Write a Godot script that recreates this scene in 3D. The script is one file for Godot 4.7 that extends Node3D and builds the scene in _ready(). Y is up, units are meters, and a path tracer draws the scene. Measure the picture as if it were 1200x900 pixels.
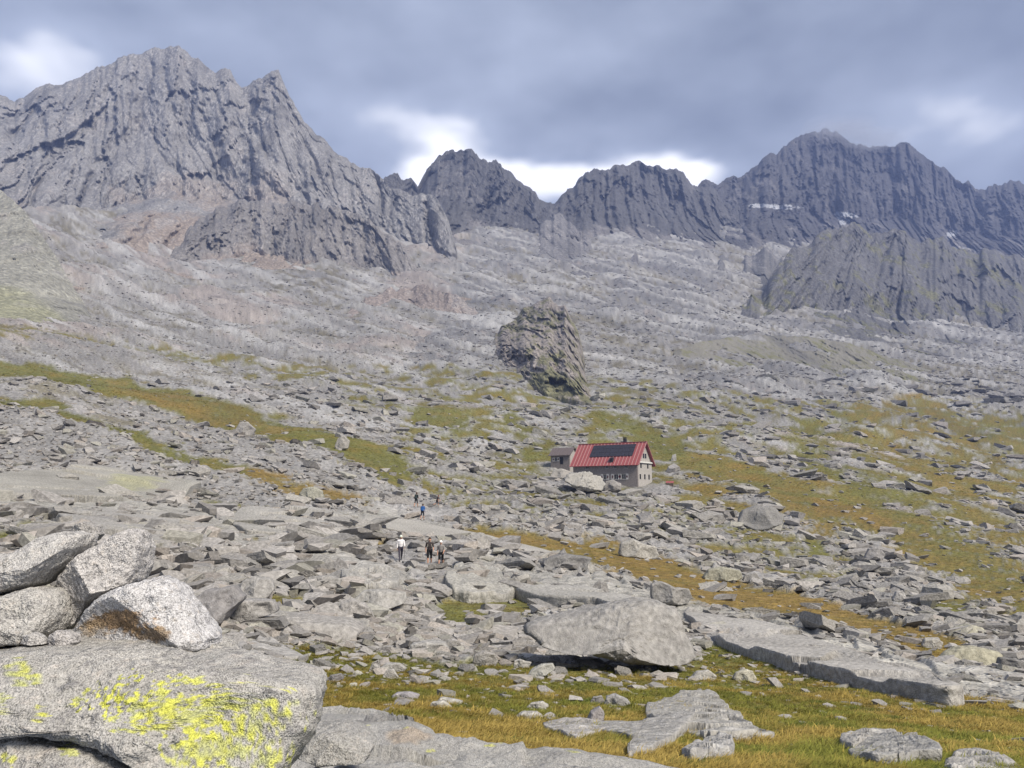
extends Node3D
# An alpine cirque: granite boulders in front, a talus slope with a red-roofed hut, grey peaks under cloud.
# Positions are surveyed from one station (the origin): at() turns a bearing pair and a distance into metres.

const F := 922.0                      # focal length of the survey in picture units
const PITCH := 0.1454                 # the camera looks 8.33 degrees up
const NOMETA := ""
var cp := cos(PITCH)
var sp := sin(PITCH)
var rng := RandomNumberGenerator.new()
var M := {}                           # materials
var used := {}                        # names taken
var t_start := 0

func at(px: float, py: float, d: float) -> Vector3:
	var vy := (450.0 - py) / F
	var k := d / (cp - vy * sp)
	return Vector3((px - 600.0) / F * k, (vy * cp + sp) * k, -d)

func stage(s: String) -> void:
	print("%s  %.1f s" % [s, (Time.get_ticks_msec() - t_start) / 1000.0])

func numbered(n: String) -> String:
	if not used.has(n):
		used[n] = 0
		return n
	used[n] += 1
	return "%s_%03d" % [n, used[n]]

func tag(o: Node, label: String, category := "", group := "", kind := "") -> Node:
	if label: o.set_meta("label", label)
	if category: o.set_meta("category", category)
	if group: o.set_meta("group", group)
	if kind: o.set_meta("kind", kind)
	return o

func thing(called: String, where: Vector3, label: String, category: String, group := "", kind := "") -> Node3D:
	var o := Node3D.new()
	o.name = numbered(called)
	add_child(o)
	o.position = where
	tag(o, label, category, group, kind)
	return o

func put(called: String, mesh: Mesh, material: Material, parent: Node = self, where := Vector3.ZERO) -> MeshInstance3D:
	var o := MeshInstance3D.new()
	o.name = numbered(called) if parent == self else called
	o.mesh = mesh
	o.material_override = material
	parent.add_child(o, true)
	o.position = where
	return o

func noise(s: int, wavelength: float, octaves := 4, gain := 0.5, type := FastNoiseLite.TYPE_SIMPLEX_SMOOTH, fractal := FastNoiseLite.FRACTAL_FBM) -> FastNoiseLite:
	var n := FastNoiseLite.new()
	n.seed = s
	n.noise_type = type
	n.frequency = 1.0 / wavelength
	n.fractal_type = fractal if octaves > 1 else FastNoiseLite.FRACTAL_NONE
	n.fractal_octaves = octaves
	n.fractal_gain = gain
	return n

func poly_y(line: Array, x: float) -> float:      # piecewise linear value of [[x, y], ...] at x
	if x <= line[0][0]: return line[0][1]
	for i in range(1, line.size()):
		if x <= line[i][0]:
			var a = line[i - 1]
			var b = line[i]
			return lerpf(a[1], b[1], (x - a[0]) / (b[0] - a[0]))
	return line[-1][1]

func commit(v: PackedVector3Array, c: PackedColorArray, idx: PackedInt32Array, n := PackedVector3Array()) -> ArrayMesh:
	var a := []
	a.resize(Mesh.ARRAY_MAX)
	a[Mesh.ARRAY_VERTEX] = v
	if c.size(): a[Mesh.ARRAY_COLOR] = c
	if n.size(): a[Mesh.ARRAY_NORMAL] = n
	a[Mesh.ARRAY_INDEX] = idx
	var m := ArrayMesh.new()
	m.add_surface_from_arrays(Mesh.PRIMITIVE_TRIANGLES, a)
	if n.size(): return m
	var st := SurfaceTool.new()
	st.create_from(m, 0)
	st.generate_normals()
	return st.commit()

func grid_index(nx: int, ny: int, flip := false) -> PackedInt32Array:   # rows run away from the camera, columns to the right
	var idx := PackedInt32Array()
	idx.resize((nx - 1) * (ny - 1) * 6)
	var k := 0
	for j in ny - 1:
		for i in nx - 1:
			var a := j * nx + i
			if flip:
				idx[k] = a; idx[k + 1] = a + 1; idx[k + 2] = a + nx
				idx[k + 3] = a + 1; idx[k + 4] = a + nx + 1; idx[k + 5] = a + nx
			else:
				idx[k] = a; idx[k + 1] = a + nx; idx[k + 2] = a + 1
				idx[k + 3] = a + 1; idx[k + 4] = a + nx; idx[k + 5] = a + nx + 1
			k += 6
	return idx

func _ready() -> void:
	t_start = Time.get_ticks_msec()
	rng.seed = 11
	# ---- camera
	var cam := Camera3D.new()
	cam.name = "camera"
	cam.fov = rad_to_deg(2.0 * atan(450.0 / F))
	cam.rotation.x = PITCH
	cam.near = 0.05
	cam.far = 9000.0
	add_child(cam)
	cam.current = true
	# ---- sky and exposure
	var we := WorldEnvironment.new()
	we.name = "world_environment"
	var env := Environment.new()
	env.tonemap_mode = Environment.TONE_MAPPER_LINEAR
	env.tonemap_exposure = 1.34
	env.background_mode = Environment.BG_SKY
	env.background_energy_multiplier = 1.0
	env.sdfgi_enabled = true
	env.ssao_enabled = true
	env.ssil_enabled = true
	env.fog_enabled = true
	env.fog_density = 0.0002
	env.fog_light_color = Color(0.64, 0.73, 0.98)
	var sky := Sky.new()
	sky.sky_material = cloudy_sky()
	env.sky = sky
	we.environment = env
	add_child(we)
	# ---- the sun, high on the right behind thin cloud
	var sun := DirectionalLight3D.new()
	sun.name = "sun"
	sun.light_energy = 1.5
	sun.light_angular_distance = 20.0
	sun.light_color = Color(1.0, 0.96, 0.90)
	sun.shadow_enabled = true
	add_child(sun)
	sun.look_at_from_position(Vector3.ZERO, -Vector3(0.60, 0.9, 0.62).normalized())
	stage("sky")
	materials()
	stage("materials")
	# ---- the large structure
	zones()
	ground()
	stage("ground")
	mountains()
	summit_cloud(env)
	stage("mountains")
	# ---- objects
	near_rocks()
	stage("near rocks")
	placed_rocks()
	stage("placed rocks")
	hut()
	people()
	stage("hut and people")
	# ---- small details
	talus()
	stage("talus")
	grass()
	stage("grass")

# ------------------------------------------------------------------ sky
func cloudy_sky() -> PanoramaSkyMaterial:
	var w := 1024
	var h := 512
	var img := Image.create(w, h, false, Image.FORMAT_RGBF)
	var n1 := noise(3, 0.55, 4, 0.5)
	var n2 := noise(9, 0.16, 4, 0.55)
	var gaps := []          # brighter openings in the cloud: bearing point, half width, half height, strength
	for g in [[655, 204, 160, 20, 1.8], [20, 75, 110, 34, 0.9], [415, 145, 110, 45, 0.5], [528, 168, 50, 26, 0.6], [500, 200, 50, 22, 0.8], [820, 198, 40, 20, 1.0], [1110, 120, 110, 40, 0.62], [1190, 175, 130, 50, 0.45], [440, 95, 60, 24, -0.2], [740, 130, 150, 26, -0.3], [640, 50, 300, 40, 0.12], [60, 12, 300, 14, -0.1]]:
		gaps.append([(g[0] - 600.0) / F, g[1], g[2] / F, g[3], g[4]])
	var dark := Vector3(0.185, 0.216, 0.278)
	var pale := Vector3(0.43, 0.48, 0.585)
	var white := Vector3(1.25, 1.25, 1.28)
	for j in h:
		var el := (0.5 - (j + 0.5) / h) * PI
		for i in w:
			var az := (i + 0.5) / w * TAU
			var y := sin(el)
			var c := cos(el)
			var p := Vector3(c * sin(az), y, -c * cos(az))
			var q := Vector3(p.x, p.y * 2.1, p.z)
			var m := 0.30 + 0.50 * n1.get_noise_3dv(q) + 0.34 * n2.get_noise_3dv(q) + 0.42 * maxf(y - 0.15, 0.0)
			if el < 0.0: m = 0.35
			elif p.z < 0.0:
				var vx := p.x / -p.z
				var vy := (p.y / -p.z - tan(PITCH)) / (1.0 + p.y / -p.z * tan(PITCH))
				var py := 450.0 - F * vy * cp
				var wob := n2.get_noise_3dv(q * 0.8) * 26.0
				for g in gaps:
					var ex: float = (vx - g[0]) / g[2]
					var ey: float = (py + wob - g[1]) / g[3]
					if ey > 0.0 and g[4] > 0.7: ey *= 0.35
					m += g[4] * exp(-ex * ex - ey * ey)
			var col := dark.lerp(pale, clampf(m, 0.0, 1.0)) if m < 1.0 else pale.lerp(white, clampf((m - 1.0) * 1.6, 0.0, 1.0))
			img.set_pixel(i, j, Color(col.x, col.y, col.z))
	img.resize(2048, 1024, Image.INTERPOLATE_CUBIC)
	var m := PanoramaSkyMaterial.new()
	m.panorama = ImageTexture.create_from_image(img)
	return m

func summit_cloud(env: Environment) -> void:      # a rag of cloud hangs on the highest summit
	env.volumetric_fog_enabled = true
	env.volumetric_fog_density = 0.0
	var m := FogMaterial.new()
	m.resource_name = "cloud_mist"
	m.density = 0.002
	m.albedo = Color(0.93, 0.95, 1.0)
	var rags := []
	for k in 16: rags.append([960.0 + k * 5.5 + rng.randf_range(-12, 12), 151.0 + k * 0.7 + rng.randf_range(-8, 8), 1930.0 + rng.randf_range(-30, 40), rng.randf_range(50, 150), rng.randf_range(18, 50)])
	for a in rags:
		var f := FogVolume.new()
		f.name = numbered("cloud")
		f.shape = RenderingServer.FOG_VOLUME_SHAPE_ELLIPSOID
		f.size = Vector3(a[3], a[4], a[3])
		f.material = m
		add_child(f)
		f.position = at(a[0], a[1], a[2])
		tag(f, "thin rag of cloud clinging to the highest summit", "cloud", "clouds on the summit", "stuff")

# ------------------------------------------------------------------ materials
func grey_image(n: FastNoiseLite, size: int) -> PackedByteArray:
	var im := n.get_seamless_image(size, size)
	im.convert(Image.FORMAT_L8)
	return im.get_data()

func mixed(size: int, layers: Array, lo: float, hi: float, tint := Vector3.ONE) -> ImageTexture:   # weighted sum of grey layers stretched to lo..hi
	var data := PackedByteArray()
	data.resize(size * size * 3)
	var a: PackedByteArray = layers[0][0]
	var b: PackedByteArray = layers[1][0]
	var c: PackedByteArray = layers[2][0]
	var wa: float = layers[0][1] / 255.0
	var wb: float = layers[1][1] / 255.0
	var wc: float = layers[2][1] / 255.0
	for k in size * size:
		var v := clampf(a[k] * wa + b[k] * wb + c[k] * wc, 0.0, 1.0)
		v = (lo + (hi - lo) * v) * 255.0
		data[k * 3] = int(minf(255.0, v * tint.x))
		data[k * 3 + 1] = int(minf(255.0, v * tint.y))
		data[k * 3 + 2] = int(minf(255.0, v * tint.z))
	return ImageTexture.create_from_image(Image.create_from_data(size, size, false, Image.FORMAT_RGB8, data))

func mat(called: String, color := Color.WHITE, rough := 0.95) -> StandardMaterial3D:
	var m := StandardMaterial3D.new()
	m.resource_name = called
	m.albedo_color = color
	m.roughness = rough
	m.metallic_specular = 0.3
	M[called] = m
	return m

func triplanar(m: StandardMaterial3D, albedo: Texture2D, height: Texture2D, scale: Vector3, relief_cm: float, world := false) -> void:
	m.uv1_triplanar = true
	m.uv1_world_triplanar = world
	m.uv1_triplanar_sharpness = 4.0
	m.uv1_scale = scale
	m.albedo_texture = albedo
	m.texture_repeat = true
	m.vertex_color_use_as_albedo = true
	if height:
		m.heightmap_enabled = true
		m.heightmap_texture = height
		m.heightmap_scale = relief_cm

func materials() -> void:
	var fine := grey_image(noise(21, 3.0, 1, 0.5, FastNoiseLite.TYPE_VALUE), 512)
	var mid := grey_image(noise(22, 9.0, 2, 0.6), 512)
	var broad := grey_image(noise(23, 70.0, 4, 0.6), 512)
	var speckle := mixed(512, [[fine, 0.55], [mid, 0.45], [broad, 0.15]], 0.28, 1.34)
	var cracks_n := noise(24, 120.0, 3, 0.5, FastNoiseLite.TYPE_SIMPLEX, FastNoiseLite.FRACTAL_RIDGED)
	var cracks := grey_image(cracks_n, 512)
	var cell_n := noise(25, 60.0, 1, 0.5, FastNoiseLite.TYPE_CELLULAR)
	cell_n.cellular_return_type = FastNoiseLite.RETURN_DISTANCE2_SUB
	cell_n.domain_warp_enabled = true
	cell_n.domain_warp_amplitude = 30.0
	var cells := grey_image(cell_n, 512)
	var rough_rock := mixed(512, [[broad, 0.45], [mid, 0.35], [cracks, -0.15]], 0.62, 1.25)
	var rough_height := mixed(512, [[broad, 0.5], [mid, 0.2], [cells, 0.45]], 0.0, 1.0)
	var cliff_big := grey_image(noise(26, 90.0, 6, 0.62, FastNoiseLite.TYPE_SIMPLEX, FastNoiseLite.FRACTAL_RIDGED), 1024)
	var cliff_fine := grey_image(noise(27, 24.0, 4, 0.6), 1024)
	var cliff_cell := noise(28, 50.0, 2, 0.5, FastNoiseLite.TYPE_CELLULAR)
	cliff_cell.cellular_return_type = FastNoiseLite.RETURN_DISTANCE2_SUB
	cliff_cell.domain_warp_enabled = true
	cliff_cell.domain_warp_amplitude = 40.0
	var cliff_cells := grey_image(cliff_cell, 1024)
	var cliff_tone := mixed(1024, [[cliff_big, -0.35], [cliff_fine, 0.5], [cliff_cells, 0.35]], 0.62, 1.5)
	var cliff_relief := mixed(1024, [[cliff_big, -0.6], [cliff_fine, 0.3], [cliff_cells, 0.5]], 0.3, 1.0)
	triplanar(mat("granite_near"), speckle, rough_height, Vector3.ONE * 2.4, 1.6)
	triplanar(mat("granite"), rough_rock, rough_height, Vector3.ONE * 0.55, 5.0)
	triplanar(mat("granite_small"), rough_rock, null, Vector3.ONE * 0.4, 0.0)
	triplanar(mat("ground"), rough_rock, rough_height, Vector3.ONE * 0.11, 30.0, true)
	triplanar(mat("cliff"), cliff_tone, cliff_relief, Vector3(1.0 / 170.0, 1.0 / 330.0, 1.0 / 170.0), 700.0, true)
	var g := mat("grass_blade", Color.WHITE, 0.9)
	g.vertex_color_use_as_albedo = true
	g.backlight_enabled = true
	g.backlight = Color(0.5, 0.5, 0.3)
	mat("snow", Color(0.9, 0.92, 0.95), 0.8)

# ------------------------------------------------------------------ ground
const COL := [-260, 0, 200, 400, 600, 800, 1000, 1200, 1460]
const SURVEY := [      # elevation row, then the distance of the ground along each of the nine bearings
	[1300, 2.0, 2.0, 2.0, 2.0, 2.0, 2.0, 2.0, 2.0, 2.0],
	[1000, 4.0, 4.0, 4.0, 4.1, 4.2, 4.3, 4.4, 4.5, 4.7],
	[900, 5.0, 5.0, 5.2, 5.5, 5.8, 6.2, 6.6, 7.0, 7.5],
	[860, 7, 7, 7.5, 8.5, 9, 9.5, 10, 11, 12],
	[820, 9, 10, 11.5, 13, 14, 14.5, 15.5, 17, 19],
	[780, 12, 14, 16, 18.5, 21, 22, 23, 26, 30],
	[740, 16, 19, 22, 26, 31, 33, 36, 40, 48],
	[700, 22, 26, 31, 36, 44, 48, 54, 60, 75],
	[660, 30, 36, 44, 54, 66, 78, 88, 105, 130],
	[630, 38, 48, 57, 70, 84, 108, 128, 145, 175],
	[600, 50, 60, 75, 88, 112, 142, 168, 190, 225],
	[570, 62, 76, 95, 115, 160, 183, 215, 245, 290],
	[540, 76, 94, 122, 152, 205, 222, 265, 310, 370],
	[510, 95, 120, 158, 198, 252, 275, 330, 390, 460],
	[480, 118, 150, 205, 258, 315, 345, 420, 490, 570],
	[450, 148, 188, 262, 340, 400, 440, 530, 610, 700],
	[420, 185, 240, 345, 435, 500, 550, 660, 760, 860],
	[390, 230, 300, 450, 545, 610, 680, 830, 960, 1080],
	[360, 285, 375, 560, 655, 730, 820, 1010, 1200, 1350],
	[330, 345, 455, 670, 765, 860, 970, 1230, 1480, 1650],
	[300, 410, 535, 770, 870, 1010, 1150, 1500, 1800, 2000],
	[270, 480, 620, 870, 980, 1220, 1400, 1800, 2150, 2400],
	[244, 560, 720, 980, 1120, 1560, 1750, 2150, 2550, 2900]]
const GX0 := -260.0
const GSX := 2.3
var gnx := 748
var grow := PackedFloat32Array()      # elevation of each row of the ground sheet
var gpos := PackedVector3Array()
var ggrass := PackedFloat32Array()

func cubic(a: float, b: float, c: float, d: float, t: float) -> float:
	return b + 0.5 * t * (c - a + t * (2.0 * a - 5.0 * b + 4.0 * c - d + t * (3.0 * (b - c) + d - a)))

func survey_row(py: float) -> PackedFloat32Array:      # log distance along the nine bearings at one elevation
	var out := PackedFloat32Array()
	out.resize(9)
	var n := SURVEY.size()
	var k := 0
	while k < n - 2 and py < SURVEY[k + 1][0]: k += 1
	var t: float = clampf((SURVEY[k][0] - py) / (SURVEY[k][0] - SURVEY[k + 1][0]), 0.0, 1.0)
	for c in 9:
		out[c] = cubic(log(SURVEY[maxi(k - 1, 0)][c + 1]), log(SURVEY[k][c + 1]), log(SURVEY[k + 1][c + 1]), log(SURVEY[mini(k + 2, n - 1)][c + 1]), t)
	return out

func survey_at(row: PackedFloat32Array, px: float) -> float:
	var c := 0
	while c < 7 and px > COL[c + 1]: c += 1
	var t: float = clampf((px - COL[c]) / (COL[c + 1] - COL[c]), 0.0, 1.0)
	return exp(cubic(row[maxi(c - 1, 0)], row[c], row[c + 1], row[mini(c + 2, 8)], t))

func gd(px: float, py: float) -> float:
	return survey_at(survey_row(py), px)

# what grows or lies where: a coarse map over the sheet
const ZX := 430
const ZY := 260
var z_grass := PackedFloat32Array()
var z_gold := PackedFloat32Array()
var z_slab := PackedFloat32Array()
var z_block := PackedFloat32Array()

func splat(map: PackedFloat32Array, pts: Array, w: float, value: float) -> PackedFloat32Array:   # raise the map to value within w of a polyline
	for s in maxi(1, pts.size() - 1):
		var a := Vector2(pts[s][0], pts[s][1])
		var b := Vector2(pts[mini(s + 1, pts.size() - 1)][0], pts[mini(s + 1, pts.size() - 1)][1])
		var wx := w * 1.6
		var i0 := clampi(int((minf(a.x, b.x) - wx - GX0) / 4.0), 0, ZX - 1)
		var i1 := clampi(int((maxf(a.x, b.x) + wx - GX0) / 4.0) + 1, 0, ZX - 1)
		var j0 := clampi(int((1000.0 - maxf(a.y, b.y) - w * 1.6) / 3.0), 0, ZY - 1)
		var j1 := clampi(int((1000.0 - minf(a.y, b.y) + w * 1.6) / 3.0) + 1, 0, ZY - 1)
		for j in range(j0, j1 + 1):
			for i in range(i0, i1 + 1):
				var p := Vector2(GX0 + i * 4.0, 1000.0 - j * 3.0)
				var dd := p.distance_to(Geometry2D.get_closest_point_to_segment(p, a, b))
				var v := value * clampf(1.5 - dd / w, 0.0, 1.0)
				var k := j * ZX + i
				if v > map[k]: map[k] = v
	return map

func fill_zone(map: PackedFloat32Array, poly: Array, value: float) -> PackedFloat32Array:
	var pl := PackedVector2Array()
	for p in poly: pl.append(Vector2(p[0], p[1]))
	for j in ZY:
		for i in ZX:
			var p := Vector2(GX0 + i * 4.0, 1000.0 - j * 3.0)
			if Geometry2D.is_point_in_polygon(p, pl): map[j * ZX + i] = maxf(map[j * ZX + i], value)
	return map

func blurred(map: PackedFloat32Array) -> PackedFloat32Array:      # frays the edges of the turf
	var out := map.duplicate()
	for j in range(1, ZY - 1):
		for i in range(1, ZX - 1):
			var k := j * ZX + i
			out[k] = (map[k] * 2.0 + map[k - 1] + map[k + 1] + map[k - ZX] + map[k + ZX]) / 6.0
	return out

func zone(map: PackedFloat32Array, px: float, py: float) -> float:
	var fx := clampf((px - GX0) * 0.25, 0.0, ZX - 1.01)
	var fy := clampf((1000.0 - py) / 3.0, 0.0, ZY - 1.01)
	var i := int(fx)
	var j := int(fy)
	fx -= i
	fy -= j
	var k := j * ZX + i
	return lerpf(lerpf(map[k], map[k + 1], fx), lerpf(map[k + ZX], map[k + ZX + 1], fx), fy)

func zones() -> void:
	for m in [z_grass, z_gold, z_slab, z_block]: m.resize(ZX * ZY)
	z_grass.resize(ZX * ZY); z_gold.resize(ZX * ZY); z_slab.resize(ZX * ZY); z_block.resize(ZX * ZY)
	# thin, broken turf
	z_grass = fill_zone(z_grass, [[-260, 395], [100, 405], [300, 450], [480, 470], [700, 480], [860, 520], [1060, 610], [1460, 760], [1460, 480], [1100, 470], [900, 470], [700, 440], [420, 430], [200, 410], [0, 380], [-260, 340]], 0.46)
	z_grass = fill_zone(z_grass, [[480, 470], [700, 480], [860, 520], [1000, 600], [1000, 700], [860, 660], [700, 620], [540, 600], [440, 540]], 0.46)
	z_grass = fill_zone(z_grass, [[940, 560], [1460, 720], [1460, 560], [1060, 470], [900, 500]], 0.62)
	# the meadow in front
	z_grass = fill_zone(z_grass, [[270, 768], [330, 756], [420, 758], [520, 776], [620, 778], [760, 785], [840, 752], [900, 762], [1000, 790], [1100, 806], [1200, 822], [1460, 850], [1460, 1000], [-260, 1000], [-260, 940], [300, 900], [330, 850]], 1.0)
	for g in [
		[[[-100, 415], [0, 430], [60, 440], [130, 455], [200, 470], [260, 486], [320, 502]], 12, 0.95], [[[320, 502], [380, 520], [430, 538], [470, 556]], 16, 0.9],
		[[[-100, 460], [55, 476], [80, 489], [110, 494]], 7, 0.85], [[[60, 475], [110, 498], [150, 512], [190, 535], [240, 550], [300, 562], [350, 572], [400, 580], [430, 586]], 8, 0.85],
		[[[140, 460], [150, 440]], 6, 0.7], [[[-100, 560], [0, 565], [45, 568]], 5, 0.9], [[[-100, 640], [0, 634], [32, 628]], 11, 1.0], [[[240, 590], [310, 597]], 4, 0.8], [[[275, 592], [300, 640]], 3, 0.6],
		[[[440, 618], [480, 630], [560, 641], [640, 655]], 8, 0.95], [[[550, 629], [620, 640], [700, 655], [760, 678]], 11, 1.0], [[[690, 652], [760, 672], [850, 694], [950, 716]], 17, 1.0],
		[[[900, 700], [1000, 728], [1060, 745], [1120, 760]], 14, 1.0], [[[520, 722], [570, 716], [600, 714], [650, 712]], 12, 1.0], [[[320, 708], [348, 710]], 8, 0.9], [[[430, 655], [450, 650]], 7, 0.7], [[[340, 742], [440, 742]], 5, 0.6],
		[[[770, 515], [830, 545], [900, 570], [960, 595], [1040, 615]], 17, 0.9], [[[1000, 590], [1100, 640], [1200, 690], [1460, 790]], 30, 0.8], [[[1080, 480], [1200, 530], [1460, 600]], 12, 0.75], [[[1150, 560], [1200, 580], [1460, 660]], 12, 0.6],
		[[[490, 488], [540, 500]], 10, 0.8], [[[600, 498], [640, 522], [620, 530]], 12, 0.7], [[[700, 488], [760, 510], [800, 530]], 12, 0.75], [[[400, 470], [470, 480]], 8, 0.6], [[[780, 560], [860, 590]], 10, 0.55],
		[[[1105, 705], [1120, 712]], 14, 1.0], [[[950, 640], [962, 648]], 7, 0.9], [[[230, 640], [260, 655]], 6, 0.6], [[[40, 622], [120, 610]], 4, 0.6], [[[690, 460], [640, 475]], 8, 0.6], [[[1120, 690], [1200, 735], [1300, 760]], 8, 0.6], [[[200, 505], [215, 535]], 5, 0.5]]:
		z_grass = splat(z_grass, g[0], g[1], g[2])
	z_grass = blurred(blurred(z_grass))
	for g in [[[[440, 618], [560, 641], [700, 655], [850, 694], [1000, 728], [1120, 760]], 22, 0.95], [[[300, 562], [430, 586]], 12, 0.9], [[[130, 455], [260, 486], [330, 505]], 8, 0.6], [[[360, 840], [500, 850], [640, 870], [760, 880], [900, 885]], 34, 0.85], [[[360, 790], [600, 800], [760, 800]], 14, 0.4],
		[[[900, 800], [1000, 820], [1100, 825], [1200, 840]], 30, 0.6], [[[960, 595], [1040, 618]], 9, 0.95], [[[820, 555], [960, 600], [1200, 690]], 30, 0.4], [[[1060, 500], [1200, 600]], 60, 0.35]]:
		z_gold = splat(z_gold, g[0], g[1], g[2])
	for g in [[[[395, 603], [480, 618], [560, 632], [690, 668]], 7, 1.0], [[[800, 712], [860, 728], [940, 750], [1040, 778], [1120, 802]], 17, 1.0], [[[-260, 535], [0, 562], [120, 568], [180, 574]], 12, 0.9], [[[700, 690], [800, 720]], 14, 0.8]]:
		z_slab = splat(z_slab, g[0], g[1], g[2])
	for g in [[[[-100, 600], [60, 590], [200, 612], [330, 632]], 14, 0.9], [[[560, 668], [640, 690], [720, 700]], 10, 0.8], [[[430, 600], [520, 625]], 9, 0.9], [[[240, 640], [330, 650]], 12, 0.7], [[[360, 660], [470, 690]], 12, 0.7], [[[1100, 790], [1200, 800], [1300, 820]], 12, 0.8]]:
		z_slab = splat(z_slab, g[0], g[1], g[2])
	z_block = splat(z_block, [[-260, 640], [200, 650], [300, 680], [420, 700], [560, 690]], 60, 1.0)
	z_block = splat(z_block, [[500, 740], [620, 755]], 20, 0.7)

var strata := Vector2(0.57, -0.82)    # the beds strike down to the right

func hashed(i: int, j: int) -> float:
	var h := (i * 374761393 + j * 668265263) & 0x7fffffff
	h = ((h ^ (h >> 13)) * 1274126177) & 0x7fffffff
	return float((h ^ (h >> 16)) & 0xffff) / 65535.0

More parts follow.
